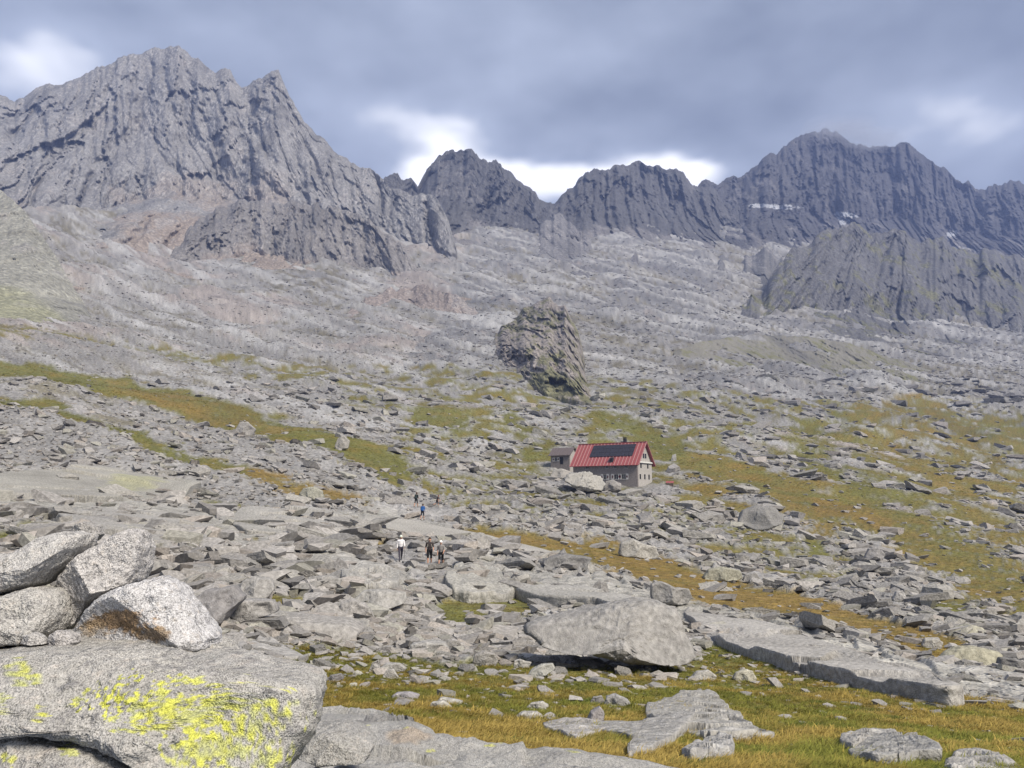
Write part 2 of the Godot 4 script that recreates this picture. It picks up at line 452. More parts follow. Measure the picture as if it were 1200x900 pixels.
func ground() -> void:
	var rows := [1300.0, 1240.0, 1180.0, 1120.0, 1070.0, 1030.0, 1000.0, 975.0, 955.0, 940.0, 928.0, 918.0, 910.0, 904.0]
	var y := 900.0
	while y > 245.0:
		rows.append(y)
		y -= 1.7
	for r in rows: grow.append(r)
	var ny := grow.size()
	gpos.resize(gnx * ny)
	ggrass.resize(gnx * ny)
	var col := PackedColorArray()
	col.resize(gnx * ny)
	var cw := PackedInt32Array()
	var ct := PackedFloat32Array()
	for i in gnx:
		var px := GX0 + i * GSX
		var c := 0
		while c < 7 and px > COL[c + 1]: c += 1
		cw.append(c)
		ct.append(clampf((px - COL[c]) / float(COL[c + 1] - COL[c]), 0.0, 1.0))
	var land := noise(41, 85.0, 6, 0.52)
	var rough := noise(42, 9.0, 4, 0.55)
	var patch := noise(43, 14.0, 4, 0.6)
	var fine_patch := noise(44, 2.2, 3, 0.6)
	var wide := noise(45, 160.0, 4, 0.6)
	var streak := noise(46, 30.0, 4, 0.6)
	var block := noise(47, 3.2, 1, 0.5, FastNoiseLite.TYPE_CELLULAR)
	block.cellular_return_type = FastNoiseLite.RETURN_CELL_VALUE
	var crag := noise(48, 110.0, 3, 0.4, FastNoiseLite.TYPE_SIMPLEX_SMOOTH, FastNoiseLite.FRACTAL_RIDGED)
	for j in ny:
		var py := grow[j]
		var row := survey_row(py)
		for i in gnx:
			var px := GX0 + i * GSX
			var c := cw[i]
			var d := exp(cubic(row[maxi(c - 1, 0)], row[c], row[c + 1], row[mini(c + 2, 8)], ct[i]))
			var p := at(px, py, d)
			var zg := zone(z_grass, px, py)
			var zs := zone(z_slab, px, py)
			var sx := p.x * strata.x + p.z * strata.y
			var sl := p.x * -strata.y + p.z * strata.x
			var far := clampf((d - 40.0) / 400.0, 0.0, 1.0)
			# turf has soft hummocks, rock breaks in ledges along the beds
			var n_soft := land.get_noise_2d(p.x, p.z)
			var n_rough := rough.get_noise_2d(p.x, p.z)
			var pat := patch.get_noise_2d(p.x, p.z)
			var fp := fine_patch.get_noise_2d(p.x, p.z) if d < 160.0 else patch.get_noise_2d(p.x * 0.4 + 90.0, p.z * 0.4)
			var wd := wide.get_noise_2d(p.x, p.z)
			var gm := clampf((zg - 0.5 + pat * (0.55 - 0.25 * absf(zg - 0.5)) + fp * 0.4) * 4.0 + 0.5, 0.0, 1.0)
			if zg < 0.05: gm = 0.0
			ggrass[j * gnx + i] = gm
			var bed := sx / lerpf(4.5 - 1.2 * zs, 16.0, far) + n_rough * (0.9 - 0.65 * zs) + n_soft * 1.5
			var saw := bed - floorf(bed)
			saw = saw * 1.15 if saw < 0.87 else (1.0 - saw) * 7.7
			var ledge := saw * lerpf(0.55, 0.4, far) * (1.0 - gm) * (1.0 - 0.35 * zs)
			var amp := clampf((d - 4.0) / 60.0, 0.05, 1.0)
			# broken blocks between the ledges, and crags where the upper slope is steep
			var bs := 1.0 if d < 90.0 else (0.5 if d < 260.0 else 0.2)
			var bl := block.get_noise_2d((sx + n_rough * 0.8) * bs, (sl * 0.42 + n_rough * 0.5) * bs) * 0.6 + block.get_noise_2d((sx + n_rough * 0.4) * bs * 2.3 + 50.0, sl * 0.9 * bs) * 0.4
			var cr := 0.0
			var st0 := 0.0
			if d > 280.0: cr = maxf(0.0, crag.get_noise_2d(p.x * 0.8 + p.z * 0.5, p.z * 0.35 - p.x * 0.2) * 0.7 + wd * 0.9 - 0.22) * clampf((d - 280.0) / 300.0, 0.0, 1.0)
			p.y += bl * lerpf(0.30, 0.55, far) * (1.0 - gm) * (1.0 - 0.75 * zs) * amp + cr * 9.0
			if d > 220.0:      # ribs and gullies run down the upper slope
				var rib := crag.get_noise_2d(sx * 1.5 + 300.0, sl * 0.22)
				p.y += (rib * 4.5) * clampf((d - 220.0) / 300.0, 0.0, 1.0)
				st0 = rib
			p.y += n_soft * lerpf(1.2, 7.0, far) * amp + n_rough * lerpf(0.35, 0.3, far) * (1.0 - 0.7 * gm) * (1.0 - 0.6 * zs) * minf(1.0, amp * 3.0) + ledge * amp + fp * 0.05 * gm * minf(1.0, 4.0 * amp)
			gpos[j * gnx + i] = p
			# matter: granite, rubble, turf
			var st := streak.get_noise_2d(sx * 1.6, sl * 0.25)
			var tone := 1.0 + 0.16 * n_rough + 0.30 * st + 0.12 * fp
			var rock := Vector3(0.375, 0.368, 0.36)
			if d > 160.0:
				if p.x < 150.0: rock = rock.lerp(Vector3(0.41, 0.355, 0.325), clampf((wd * 2.2 + st * 0.8 + fp * 0.3) * 1.5 - 0.25, 0.0, 0.6))      # rusty granite debris
				if p.x > -60.0 and p.z < -380.0: rock = rock.lerp(Vector3(0.265, 0.265, 0.27), clampf((0.45 + pat * 1.2 + wd * 0.8 + st) * 2.0, 0.0, 1.0))      # darker grey patches in the eastern basin
				rock = rock.lerp(Vector3(0.215, 0.195, 0.135), clampf((pat * 1.3 - wd * 1.2 + st * 1.4 - 0.12) * 1.8, 0.0, 0.85))      # old scree grown over with lichen and heath
				rock = rock.lerp(Vector3(0.455, 0.455, 0.455), clampf(st0 * 2.0 + st * 2.4 - 0.8, 0.0, 0.9))      # fresh pale debris tongues
			if zs > 0.2: rock = rock.lerp(Vector3(0.43, 0.42, 0.385), zs)
			# scree blocks too small to tell apart: each has its own tone
			tone += (0.30 if d > 110.0 else 0.0) * (hashed(i, j) - 0.5)
			rock *= tone * (1.0 + 0.16 * bl)
			var gold := zone(z_gold, px, py)
			var turf := Vector3(0.17, 0.17, 0.032).lerp(Vector3(0.27, 0.18, 0.04), clampf(gold + pat * 0.9 + fp * 0.3, 0.0, 1.0))
			turf *= 1.0 + 0.3 * fp
			var cc := rock.lerp(turf, gm * 0.92)
			col[j * gnx + i] = Color(cc.x, cc.y, cc.z)
	var o := put("ground", commit(gpos, col, grid_index(gnx, ny)), M.ground)
	tag(o, "stony mountainside of granite ledges, scree and olive turf", "ground", "", "structure")

func ground_cell(px: float, py: float) -> Vector3:      # column, row and whether the spot is on the sheet
	var fx := clampf((px - GX0) / GSX, 0.0, gnx - 1.01)
	var j := grow.size() - 2
	if py > 900.0:
		j = 0
		while grow[j + 1] > py: j += 1
	else:
		j = clampi(14 + int((900.0 - py) / 1.7), 0, grow.size() - 2)
	var fy := clampf((grow[j] - py) / (grow[j] - grow[j + 1]), 0.0, 1.0)
	return Vector3(fx, j, fy)

func on_ground(px: float, py: float) -> Vector3:
	var c := ground_cell(px, py)
	var i := int(c.x)
	var k := int(c.y) * gnx + i
	var fx := c.x - i
	return gpos[k].lerp(gpos[k + 1], fx).lerp(gpos[k + gnx].lerp(gpos[k + gnx + 1], fx), c.z)

func seat(px: float, py: float) -> Vector3:             # the spot of the ground that is seen at these bearings
	var y := py
	var p := on_ground(px, y)
	for k in 5:
		y += (py - mark(p).y) * 0.8
		p = on_ground(px, y)
	return p

func turf_at(px: float, py: float) -> float:
	var c := ground_cell(px, py)
	return ggrass[int(c.y) * gnx + int(c.x)]

func slope_at(px: float, py: float) -> Vector3:         # ground normal
	var c := ground_cell(px, py)
	var k := clampi(int(c.y), 0, grow.size() - 4) * gnx + clampi(int(c.x), 0, gnx - 4)
	return (gpos[k + 3] - gpos[k]).cross(gpos[k + 3 * gnx] - gpos[k]).normalized()

# ------------------------------------------------------------------ mountains
# crest and foot are lines over the bearings; depth is the distance of the crest; profile says how the face leans back between them
func massif(called: String, label: String, x0: float, x1: float, crest: Array, foot: Array, depth: Array, profile: Array, look: Dictionary) -> void:
	var stepx: float = look.get("step", 1.5)
	var nx := int((x1 - x0) / stepx) + 1
	var rows: int = look.get("rows", 170)
	var back := 8
	var nt := rows + back + 6
	var s: int = look.seed
	var jag := noise(s, look.get("jag_length", 34.0), 5, 0.62, FastNoiseLite.TYPE_SIMPLEX)
	var flute := noise(s + 1, look.get("flute", 95.0), 5, 0.56, FastNoiseLite.TYPE_SIMPLEX, FastNoiseLite.FRACTAL_RIDGED)
	var chunk := noise(s + 2, look.get("chunk", 230.0), 4, 0.5)
	var grain := noise(s + 3, look.get("grain", 16.0), 3, 0.6)
	var pillar := noise(s + 6, look.get("pillar", 70.0), 1, 0.5, FastNoiseLite.TYPE_CELLULAR)
	pillar.cellular_return_type = FastNoiseLite.RETURN_CELL_VALUE
	pillar.cellular_jitter = 1.0
	var joint := noise(s + 7, look.get("pillar", 70.0), 1, 0.5, FastNoiseLite.TYPE_CELLULAR)
	joint.cellular_return_type = FastNoiseLite.RETURN_DISTANCE2_SUB
	var stain := noise(s + 4, 70.0, 4, 0.6)
	var tint := noise(s + 5, 150.0, 4, 0.55)
	var amp: float = look.get("amp", 34.0)
	var lean: float = look.get("lean", 0.35)
	var stretch: float = look.get("stretch", 0.28)
	var v := PackedVector3Array()
	v.resize(nx * nt)
	var col := PackedColorArray()
	col.resize(nx * nt)
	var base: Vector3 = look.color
	var low: Vector3 = look.get("low", base)
	var low_t: float = look.get("low_t", 0.3)
	var moss: float = look.get("moss", -1.0)
	for i in nx:
		var px := x0 + i * stepx
		var yc: float = poly_y(crest, px) + jag.get_noise_1d(px) * look.get("jag", 6.0)
		var yf := poly_y(foot, px)
		var df := gd(px, maxf(yf, 246.0))
		var dc := maxf(poly_y(depth, px), df + 20.0)
		var room := clampf((yf - yc) / 60.0, 0.0, 1.0)
		for j in nt:
			var t := (j - 6) / float(rows)
			var p: Vector3
			if t < 0.0:                       # the foot goes on under the ground
				p = at(px, yf - t * 260.0, df)
				p.y -= (6 - j) * 3.0
			elif t <= 1.0:
				var d := lerpf(df, dc, poly_y(profile, t))
				var py := lerpf(yf, yc, t)
				p = at(px, py, d)
				var q := Vector3(p.x + p.y * lean, (p.y - p.x * 0.25) * stretch, p.z * 0.12)
				var ck := chunk.get_noise_3dv(q)
				var gr := grain.get_noise_3d(q.x, q.y * 1.6, q.z)
				var fl := flute.get_noise_3dv(q * 0.8)
				var e: float = ck * amp * 1.9 - fl * amp * look.get("ribs", 0.8) + gr * amp * 0.10
				# split pillars and slabs: each has its own face
				var w := Vector3(q.x + ck * 30.0 + gr * 5.0, q.y * 0.8 + fl * 12.0, q.z * 0.3)
				e += (pillar.get_noise_3dv(w) * 0.55 + pillar.get_noise_3dv(w * 2.7) * 0.28 + pillar.get_noise_3d(w.x * 1.3 - w.y * 2.2, w.y * 2.4 + w.x * 0.9, w.z + 40.0) * 0.3) * amp * look.get("split", 0.8) + pillar.get_noise_3d(w.x * 4.0 + w.y * 3.0, w.y * 11.0 - w.x * 2.5, 9.0) * amp * 0.03
				# open joints between them
				var jn := joint.get_noise_3d(w.x * 1.6, w.y * 0.7, w.z) + 1.0
				var jm := joint.get_noise_3d(w.x * 3.4 + 70.0, w.y * 1.7, w.z * 2.0) + 1.0
				e += (clampf(1.0 - jn * 7.0, 0.0, 1.0) * 0.45 + clampf(1.0 - jm * 6.0, 0.0, 1.0) * 0.3) * amp
				e *= room * minf(1.0, t * 6.0 + 0.15) * minf(1.0, (1.0 - t) * 9.0 + 0.12)
				p = at(px, py, d + e)
			else:
				var u := (j - 6 - rows) / float(back)
				p = at(px, yc, dc + u * u * look.get("back", 420.0))
				p.y = at(px, yc, dc).y - u * u * look.get("back", 420.0) * 0.8 - u * 3.0
			v[j * nx + i] = p
			var st := stain.get_noise_3d(p.x * 1.5, p.y * 0.3, p.z * 0.15)
			var ti := tint.get_noise_3d(p.x, p.y, p.z)
			var g := grain.get_noise_3d(p.x + p.y * 0.3, p.y * 0.5, p.z * 0.3)
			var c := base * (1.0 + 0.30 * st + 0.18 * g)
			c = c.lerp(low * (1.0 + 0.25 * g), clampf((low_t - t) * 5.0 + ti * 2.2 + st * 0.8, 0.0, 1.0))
			c = c.lerp(Vector3(0.45, 0.43, 0.42), clampf((st * 0.7 + ti * 1.1 + g * 0.5 - 0.42) * 4.0, 0.0, 0.7) * look.get("pale", 0.6))      # freshly broken pale faces
			c = c.lerp(Vector3(0.20, 0.20, 0.205), clampf((-st * 1.2 + g * 0.4 - 0.40) * 4.0, 0.0, 0.5))      # wet black streaks
			for sn in look.get("snow", []):
				var sp2 := mark(p)
				var ex: float = (sp2.x - sn[0]) / sn[2]
				var ey: float = (sp2.y - sn[1] - sn[4] * (sp2.x - sn[0])) / sn[3]
				if ex * ex + ey * ey + g * 1.3 + st * 0.8 < 1.0: c = Vector3(0.62, 0.65, 0.70)
			if moss > -1.0: c = c.lerp(Vector3(0.20, 0.20, 0.10) * (1.0 + 0.5 * g), clampf((ti * 0.7 + g * 0.9 + st * 0.6 + moss) * 3.0, 0.0, 0.85))
			col[j * nx + i] = Color(c.x, c.y, c.z)
	var o := put(called, commit(v, col, grid_index(nx, nt)), look.get("material", M.cliff))
	tag(o, label, "mountain", "", "structure")

const LEFT_CREST := [[-260, 150], [-100, 125], [0, 111], [8, 112], [17, 121], [30, 112], [45, 100], [70, 97], [95, 91], [120, 76], [150, 65], [180, 58], [200, 55], [215, 57], [230, 67], [243, 78], [252, 83], [270, 82], [276, 92], [283, 103], [292, 100], [297, 96], [303, 91], [322, 81], [327, 82], [333, 98], [338, 113], [345, 122], [358, 142], [375, 161], [395, 178], [420, 194], [435, 200], [450, 211], [462, 222], [480, 226], [500, 228], [513, 232], [525, 255], [534, 288], [542, 312], [552, 340]]
const MID_CREST := [[440, 220], [455, 207], [462, 204], [472, 212], [482, 206], [490, 216], [500, 196], [512, 184], [525, 179], [548, 176], [560, 180], [572, 186], [590, 198], [602, 205], [610, 218], [622, 222], [635, 232], [650, 236], [665, 222], [690, 205], [700, 200], [722, 196], [737, 191], [750, 187], [762, 195], [777, 197], [790, 199], [800, 202], [812, 215], [830, 217], [860, 240], [900, 270]]
const RIGHT_CREST := [[770, 250], [800, 222], [815, 217], [830, 213], [842, 214], [856, 210], [870, 209], [880, 197], [892, 188], [905, 180], [920, 170], [935, 161], [950, 153], [962, 151], [972, 153], [985, 160], [1000, 165], [1012, 170], [1020, 172], [1035, 172], [1045, 168], [1060, 168], [1070, 173], [1085, 182], [1100, 192], [1115, 205], [1128, 213], [1135, 211], [1143, 224], [1150, 221], [1160, 216], [1180, 213], [1195, 214], [1215, 220], [1300, 215], [1460, 260]]

func mountains() -> void:
	massif("mountain", "broad grey granite peak with a sharp horn on its right shoulder", -260, 553, LEFT_CREST,
		[[-260, 330], [0, 335], [120, 338], [250, 322], [350, 318], [450, 332], [520, 346], [553, 350]], [[-260, 1150], [0, 1150], [200, 1230], [322, 1180], [430, 1120], [500, 1060], [553, 900]],
		[[0, 0], [0.12, 0.22], [0.27, 0.36], [0.36, 0.60], [0.6, 0.72], [0.85, 0.86], [1, 1]],
		{"seed": 100, "color": Vector3(0.39, 0.385, 0.385), "low": Vector3(0.45, 0.385, 0.335), "low_t": 0.34, "amp": 30.0, "rows": 190, "jag": 5.0, "pale": 0.9, "ribs": 0.3, "pillar": 92.0, "split": 0.95, "stretch": 0.36})
	massif("mountain", "jagged dark ridge of two blunt peaks below the bright gap in the clouds", 440, 900, MID_CREST,
		[[440, 290], [560, 285], [650, 285], [760, 285], [900, 295]], [[440, 1330], [548, 1440], [650, 1420], [750, 1580], [900, 1700]],
		[[0, 0], [0.25, 0.42], [0.5, 0.7], [1, 1]],
		{"seed": 200, "lean": -0.12, "color": Vector3(0.165, 0.165, 0.17), "low": Vector3(0.30, 0.29, 0.29), "low_t": 0.2, "pale": 0.35, "amp": 38.0, "rows": 100, "jag": 8.0, "jag_length": 40.0, "flute": 120.0})
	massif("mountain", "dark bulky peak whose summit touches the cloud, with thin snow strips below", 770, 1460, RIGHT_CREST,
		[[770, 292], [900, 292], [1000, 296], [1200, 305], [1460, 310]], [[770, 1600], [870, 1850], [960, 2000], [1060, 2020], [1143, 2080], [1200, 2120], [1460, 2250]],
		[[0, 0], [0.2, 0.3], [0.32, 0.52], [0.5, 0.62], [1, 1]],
		{"seed": 300, "lean": -0.38, "color": Vector3(0.14, 0.14, 0.15), "low": Vector3(0.31, 0.30, 0.30), "low_t": 0.16, "pale": 0.35, "snow": [[908, 242, 26, 2.6, 0.05], [890, 241, 10, 2.2, 0.0], [992, 252, 13, 3.0, 0.15], [988, 258, 7, 5.0, 0.0], [1116, 274, 7, 3.5, -0.2], [770, 262, 8, 3, -0.4]], "amp": 44.0, "rows": 170, "jag": 7.0, "flute": 130.0})  # cloud shadow over this peak is put into its dark rock colour
	massif("buttress", "dark green-stained rock buttress at the foot of the bulky peak", 840, 1460, [[840, 394], [862, 374], [880, 344], [892, 348], [912, 312], [930, 290], [946, 292], [966, 268], [1000, 263], [1022, 276], [1048, 266], [1080, 284], [1105, 280], [1140, 300], [1165, 290], [1200, 305], [1300, 310], [1460, 330]],
		[[800, 396], [860, 392], [950, 398], [1050, 408], [1120, 420], [1200, 438], [1460, 470]], [[840, 780], [900, 980], [1000, 1180], [1200, 1300], [1460, 1350]], [[0, 0], [0.3, 0.45], [0.5, 0.55], [1, 1]],
		{"seed": 400, "lean": -0.9, "color": Vector3(0.22, 0.22, 0.225), "low": Vector3(0.40, 0.37, 0.33), "low_t": 0.02, "amp": 27.0, "rows": 110, "moss": -0.22, "jag": 7.0, "jag_length": 40.0, "back": 200.0})
	massif("buttress", "grey rock rib running down into the central scree valley", 560, 735, [[560, 300], [600, 285], [640, 262], [655, 246], [668, 258], [685, 276], [705, 295], [720, 322], [735, 345]],
		[[560, 305], [640, 305], [680, 325], [735, 348]], [[560, 1010], [655, 1300], [735, 1000]], [[0, 0], [1, 1]],
		{"seed": 500, "color": Vector3(0.30, 0.295, 0.30), "low": Vector3(0.40, 0.37, 0.34), "low_t": 0.1, "amp": 20.0, "rows": 60, "jag": 9.0, "back": 120.0})
	massif("buttress", "grey rock step in the middle of the far scree basin", 720, 920, [[720, 330], [745, 300], [775, 290], [810, 300], [830, 305], [860, 315], [890, 320], [920, 345]],
		[[720, 335], [780, 325], [850, 340], [920, 350]], [[720, 960], [780, 1250], [850, 1250], [920, 1150]], [[0, 0], [1, 1]],
		{"seed": 550, "color": Vector3(0.28, 0.275, 0.285), "amp": 18.0, "rows": 46, "jag": 9.0, "back": 120.0})
	massif("buttress", "banded tan and grey rock step at the foot of the broad peak", 190, 500, [[190, 300], [215, 275], [240, 250], [262, 240], [290, 236], [330, 238], [370, 240], [410, 248], [440, 262], [470, 285], [500, 330]],
		[[190, 305], [230, 310], [300, 300], [360, 312], [430, 318], [500, 336]], [[190, 800], [270, 930], [400, 930], [500, 830]], [[0, 0], [0.5, 0.4], [1, 1]],
		{"seed": 580, "color": Vector3(0.34, 0.325, 0.315), "low": Vector3(0.46, 0.39, 0.34), "low_t": 0.15, "amp": 15.0, "flute": 50.0, "pillar": 34.0, "rows": 60, "jag": 8.0, "back": 150.0, "pale": 0.9})
	massif("buttress", "low pinkish slab step in the scree below the spur", 395, 570, [[395, 372], [420, 352], [450, 340], [490, 335], [530, 345], [550, 358], [570, 375]],
		[[395, 376], [450, 368], [520, 370], [570, 380]], [[395, 640], [480, 740], [570, 680]], [[0, 0], [1, 1]],
		{"seed": 590, "color": Vector3(0.43, 0.375, 0.345), "low": Vector3(0.46, 0.40, 0.36), "amp": 9.0, "flute": 40.0, "pillar": 24.0, "grain": 9.0, "rows": 34, "jag": 8.0, "back": 60.0, "pale": 0.9})
	massif("buttress", "dark broken rock band below the saddle of the far ridge", 790, 955, [[790, 352], [805, 330], [822, 312], [845, 301], [858, 308], [875, 300], [902, 294], [925, 305], [940, 325], [955, 350]],
		[[790, 354], [850, 345], [900, 350], [955, 356]], [[790, 960], [850, 1230], [910, 1260], [955, 1100]], [[0, 0], [1, 1]],
		{"seed": 560, "lean": -0.6, "color": Vector3(0.25, 0.25, 0.255), "low": Vector3(0.38, 0.36, 0.34), "amp": 20.0, "rows": 50, "jag": 9.0, "back": 120.0})
	massif("moraine", "low grassy moraine ridge curving across the basin below the dark buttress", 790, 1330, [[790, 412], [820, 401], [870, 393], [930, 393], [990, 401], [1060, 424], [1130, 448], [1200, 466], [1330, 495]],
		[[790, 418], [850, 428], [950, 440], [1050, 462], [1130, 480], [1200, 492], [1330, 510]], [[790, 560], [870, 665], [950, 675], [1060, 645], [1200, 600], [1330, 600]], [[0, 0], [1, 1]],
		{"seed": 650, "color": Vector3(0.30, 0.29, 0.25), "low": Vector3(0.34, 0.33, 0.31), "low_t": 0.3, "amp": 6.0, "grain": 6.0, "flute": 24.0, "pillar": 12.0, "rows": 40, "jag": 2.0, "moss": -0.05, "back": 40.0, "material": M.ground, "pale": 0.3})
	massif("rock_flank", "smooth pale green-grey slab flank at the left end of the slope", -260, 128, [[-260, 170], [-100, 200], [0, 222], [30, 246], [55, 285], [75, 318], [95, 350], [112, 378], [128, 400]],
		[[-260, 400], [0, 378], [60, 386], [128, 402]], [[-260, 480], [0, 560], [60, 500], [128, 420]], [[0, 0], [0.5, 0.55], [1, 1]],
		{"seed": 600, "color": Vector3(0.44, 0.435, 0.38), "low": Vector3(0.43, 0.43, 0.30), "low_t": 0.3, "amp": 6.0, "flute": 60.0, "rows": 120, "jag": 3.0, "back": 60.0, "stretch": 0.7})
	massif("rock_outcrop", "craggy green-patched outcrop standing out of the scree above the hut", 520, 698, [[520, 404], [545, 396], [560, 399], [576, 391], [588, 377], [602, 373], [614, 359], [632, 353], [644, 349], [655, 357], [662, 355], [670, 373], [677, 386], [683, 408], [690, 434], [698, 470]],
		[[520, 406], [568, 412], [600, 442], [640, 462], [698, 474]], [[520, 610], [568, 620], [645, 640], [698, 500]], [[0, 0], [0.5, 0.3], [1, 1]],
		{"seed": 700, "color": Vector3(0.43, 0.39, 0.36), "low": Vector3(0.43, 0.39, 0.36), "low_t": -0.2, "amp": 10.0, "pillar": 24.0, "split": 1.5, "flute": 30.0, "chunk": 60.0, "grain": 9.0, "rows": 90, "jag": 4.0, "moss": -0.02, "back": 50.0, "step": 1.2, "stretch": 0.5})

# ------------------------------------------------------------------ rocks
func polytope(s: int, planes: int, squash: Vector3) -> Array:      # faces of a random convex block, each a ring of points
	var r := RandomNumberGenerator.new()
	r.seed = s
	var n: Array[Vector3] = []
	var d := PackedFloat32Array()
	for axis in [Vector3.UP, Vector3.DOWN, Vector3.LEFT, Vector3.RIGHT, Vector3.FORWARD, Vector3.BACK]:
		n.append((axis + Vector3(r.randf_range(-0.35, 0.35), r.randf_range(-0.3, 0.3), r.randf_range(-0.35, 0.35))).normalized())
		d.append(r.randf_range(0.72, 1.0))
	for k in planes:
		n.append(Vector3(r.randfn(), r.randfn(), r.randfn()).normalized())
		d.append(r.randf_range(0.80, 1.08))
	var rings := []
	for k in n.size(): rings.append([])
	for a in n.size():
		for b in range(a + 1, n.size()):
			for c in range(b + 1, n.size()):
				var det := n[a].dot(n[b].cross(n[c]))
				if absf(det) < 0.02: continue
				var p := (n[b].cross(n[c]) * d[a] + n[c].cross(n[a]) * d[b] + n[a].cross(n[b]) * d[c]) / det
				var inside := true
				for k in n.size():
					if p.dot(n[k]) > d[k] + 0.0005:
						inside = false
						break
				if inside:
					for k in [a, b, c]: rings[k].append(p)
	var faces := []
	for k in n.size():
		if rings[k].size() < 3: continue
		var mid := Vector3.ZERO
		for p in rings[k]: mid += p
		mid /= rings[k].size()
		var u := (rings[k][0] - mid as Vector3).normalized()
		var w := n[k].cross(u)
		rings[k].sort_custom(func(p, q): return atan2((p - mid).dot(w), (p - mid).dot(u)) < atan2((q - mid).dot(w), (q - mid).dot(u)))
		var ring := []
		for p in rings[k]: ring.append(p * squash)
		faces.append(ring)
	return faces

func rock_mesh(s: int, planes: int, squash: Vector3, cuts: int, rough: float) -> ArrayMesh:
	var wob := noise(s, 0.9, 3, 0.6)
	var pit := noise(s + 1, 0.35, 2, 0.5)
	var v := PackedVector3Array()
	var nn := PackedVector3Array()
	var col := PackedColorArray()
	var tint := noise(s + 2, 0.8, 3, 0.6)
	for ring in polytope(s, planes, squash):
		var mid := Vector3.ZERO
		for p in ring: mid += p
		mid /= ring.size()
		for k in ring.size():
			var tris := [[mid, ring[k], ring[(k + 1) % ring.size()]]]
			for c in cuts:
				var more := []
				for t in tris:
					var ab: Vector3 = (t[0] + t[1]) * 0.5
					var bc: Vector3 = (t[1] + t[2]) * 0.5
					var ca: Vector3 = (t[2] + t[0]) * 0.5
					more.append([t[0], ab, ca]); more.append([ab, t[1], bc]); more.append([ca, bc, t[2]]); more.append([ab, bc, ca])
				tris = more
			for t in tris:
				var q := []
				for p in t: q.append(p + p.normalized() * (wob.get_noise_3dv(p) * rough * 1.6 + pit.get_noise_3dv(p) * rough * 0.5))
				var nm: Vector3 = (q[1] - q[0]).cross(q[2] - q[0]).normalized()
				var flip := nm.dot(q[0]) < 0.0
				if flip: nm = -nm
				for p in ([q[0], q[1], q[2]] if flip else [q[0], q[2], q[1]]):
					v.append(p)
					nn.append(nm)
					var g := 1.0 + 0.22 * tint.get_noise_3dv(p)
					col.append(Color(g, g, g * 0.99))
	var idx := PackedInt32Array(range(v.size()))
	return commit(v, col, idx, nn)

func mark(p: Vector3) -> Vector2:      # survey bearings of a point
	var k := -p.z / (cp * -p.z + sp * p.y)
	return Vector2(600.0 + F * p.x / -p.z * k, 450.0 - F * (cp * p.y / -p.z - sp) * k)

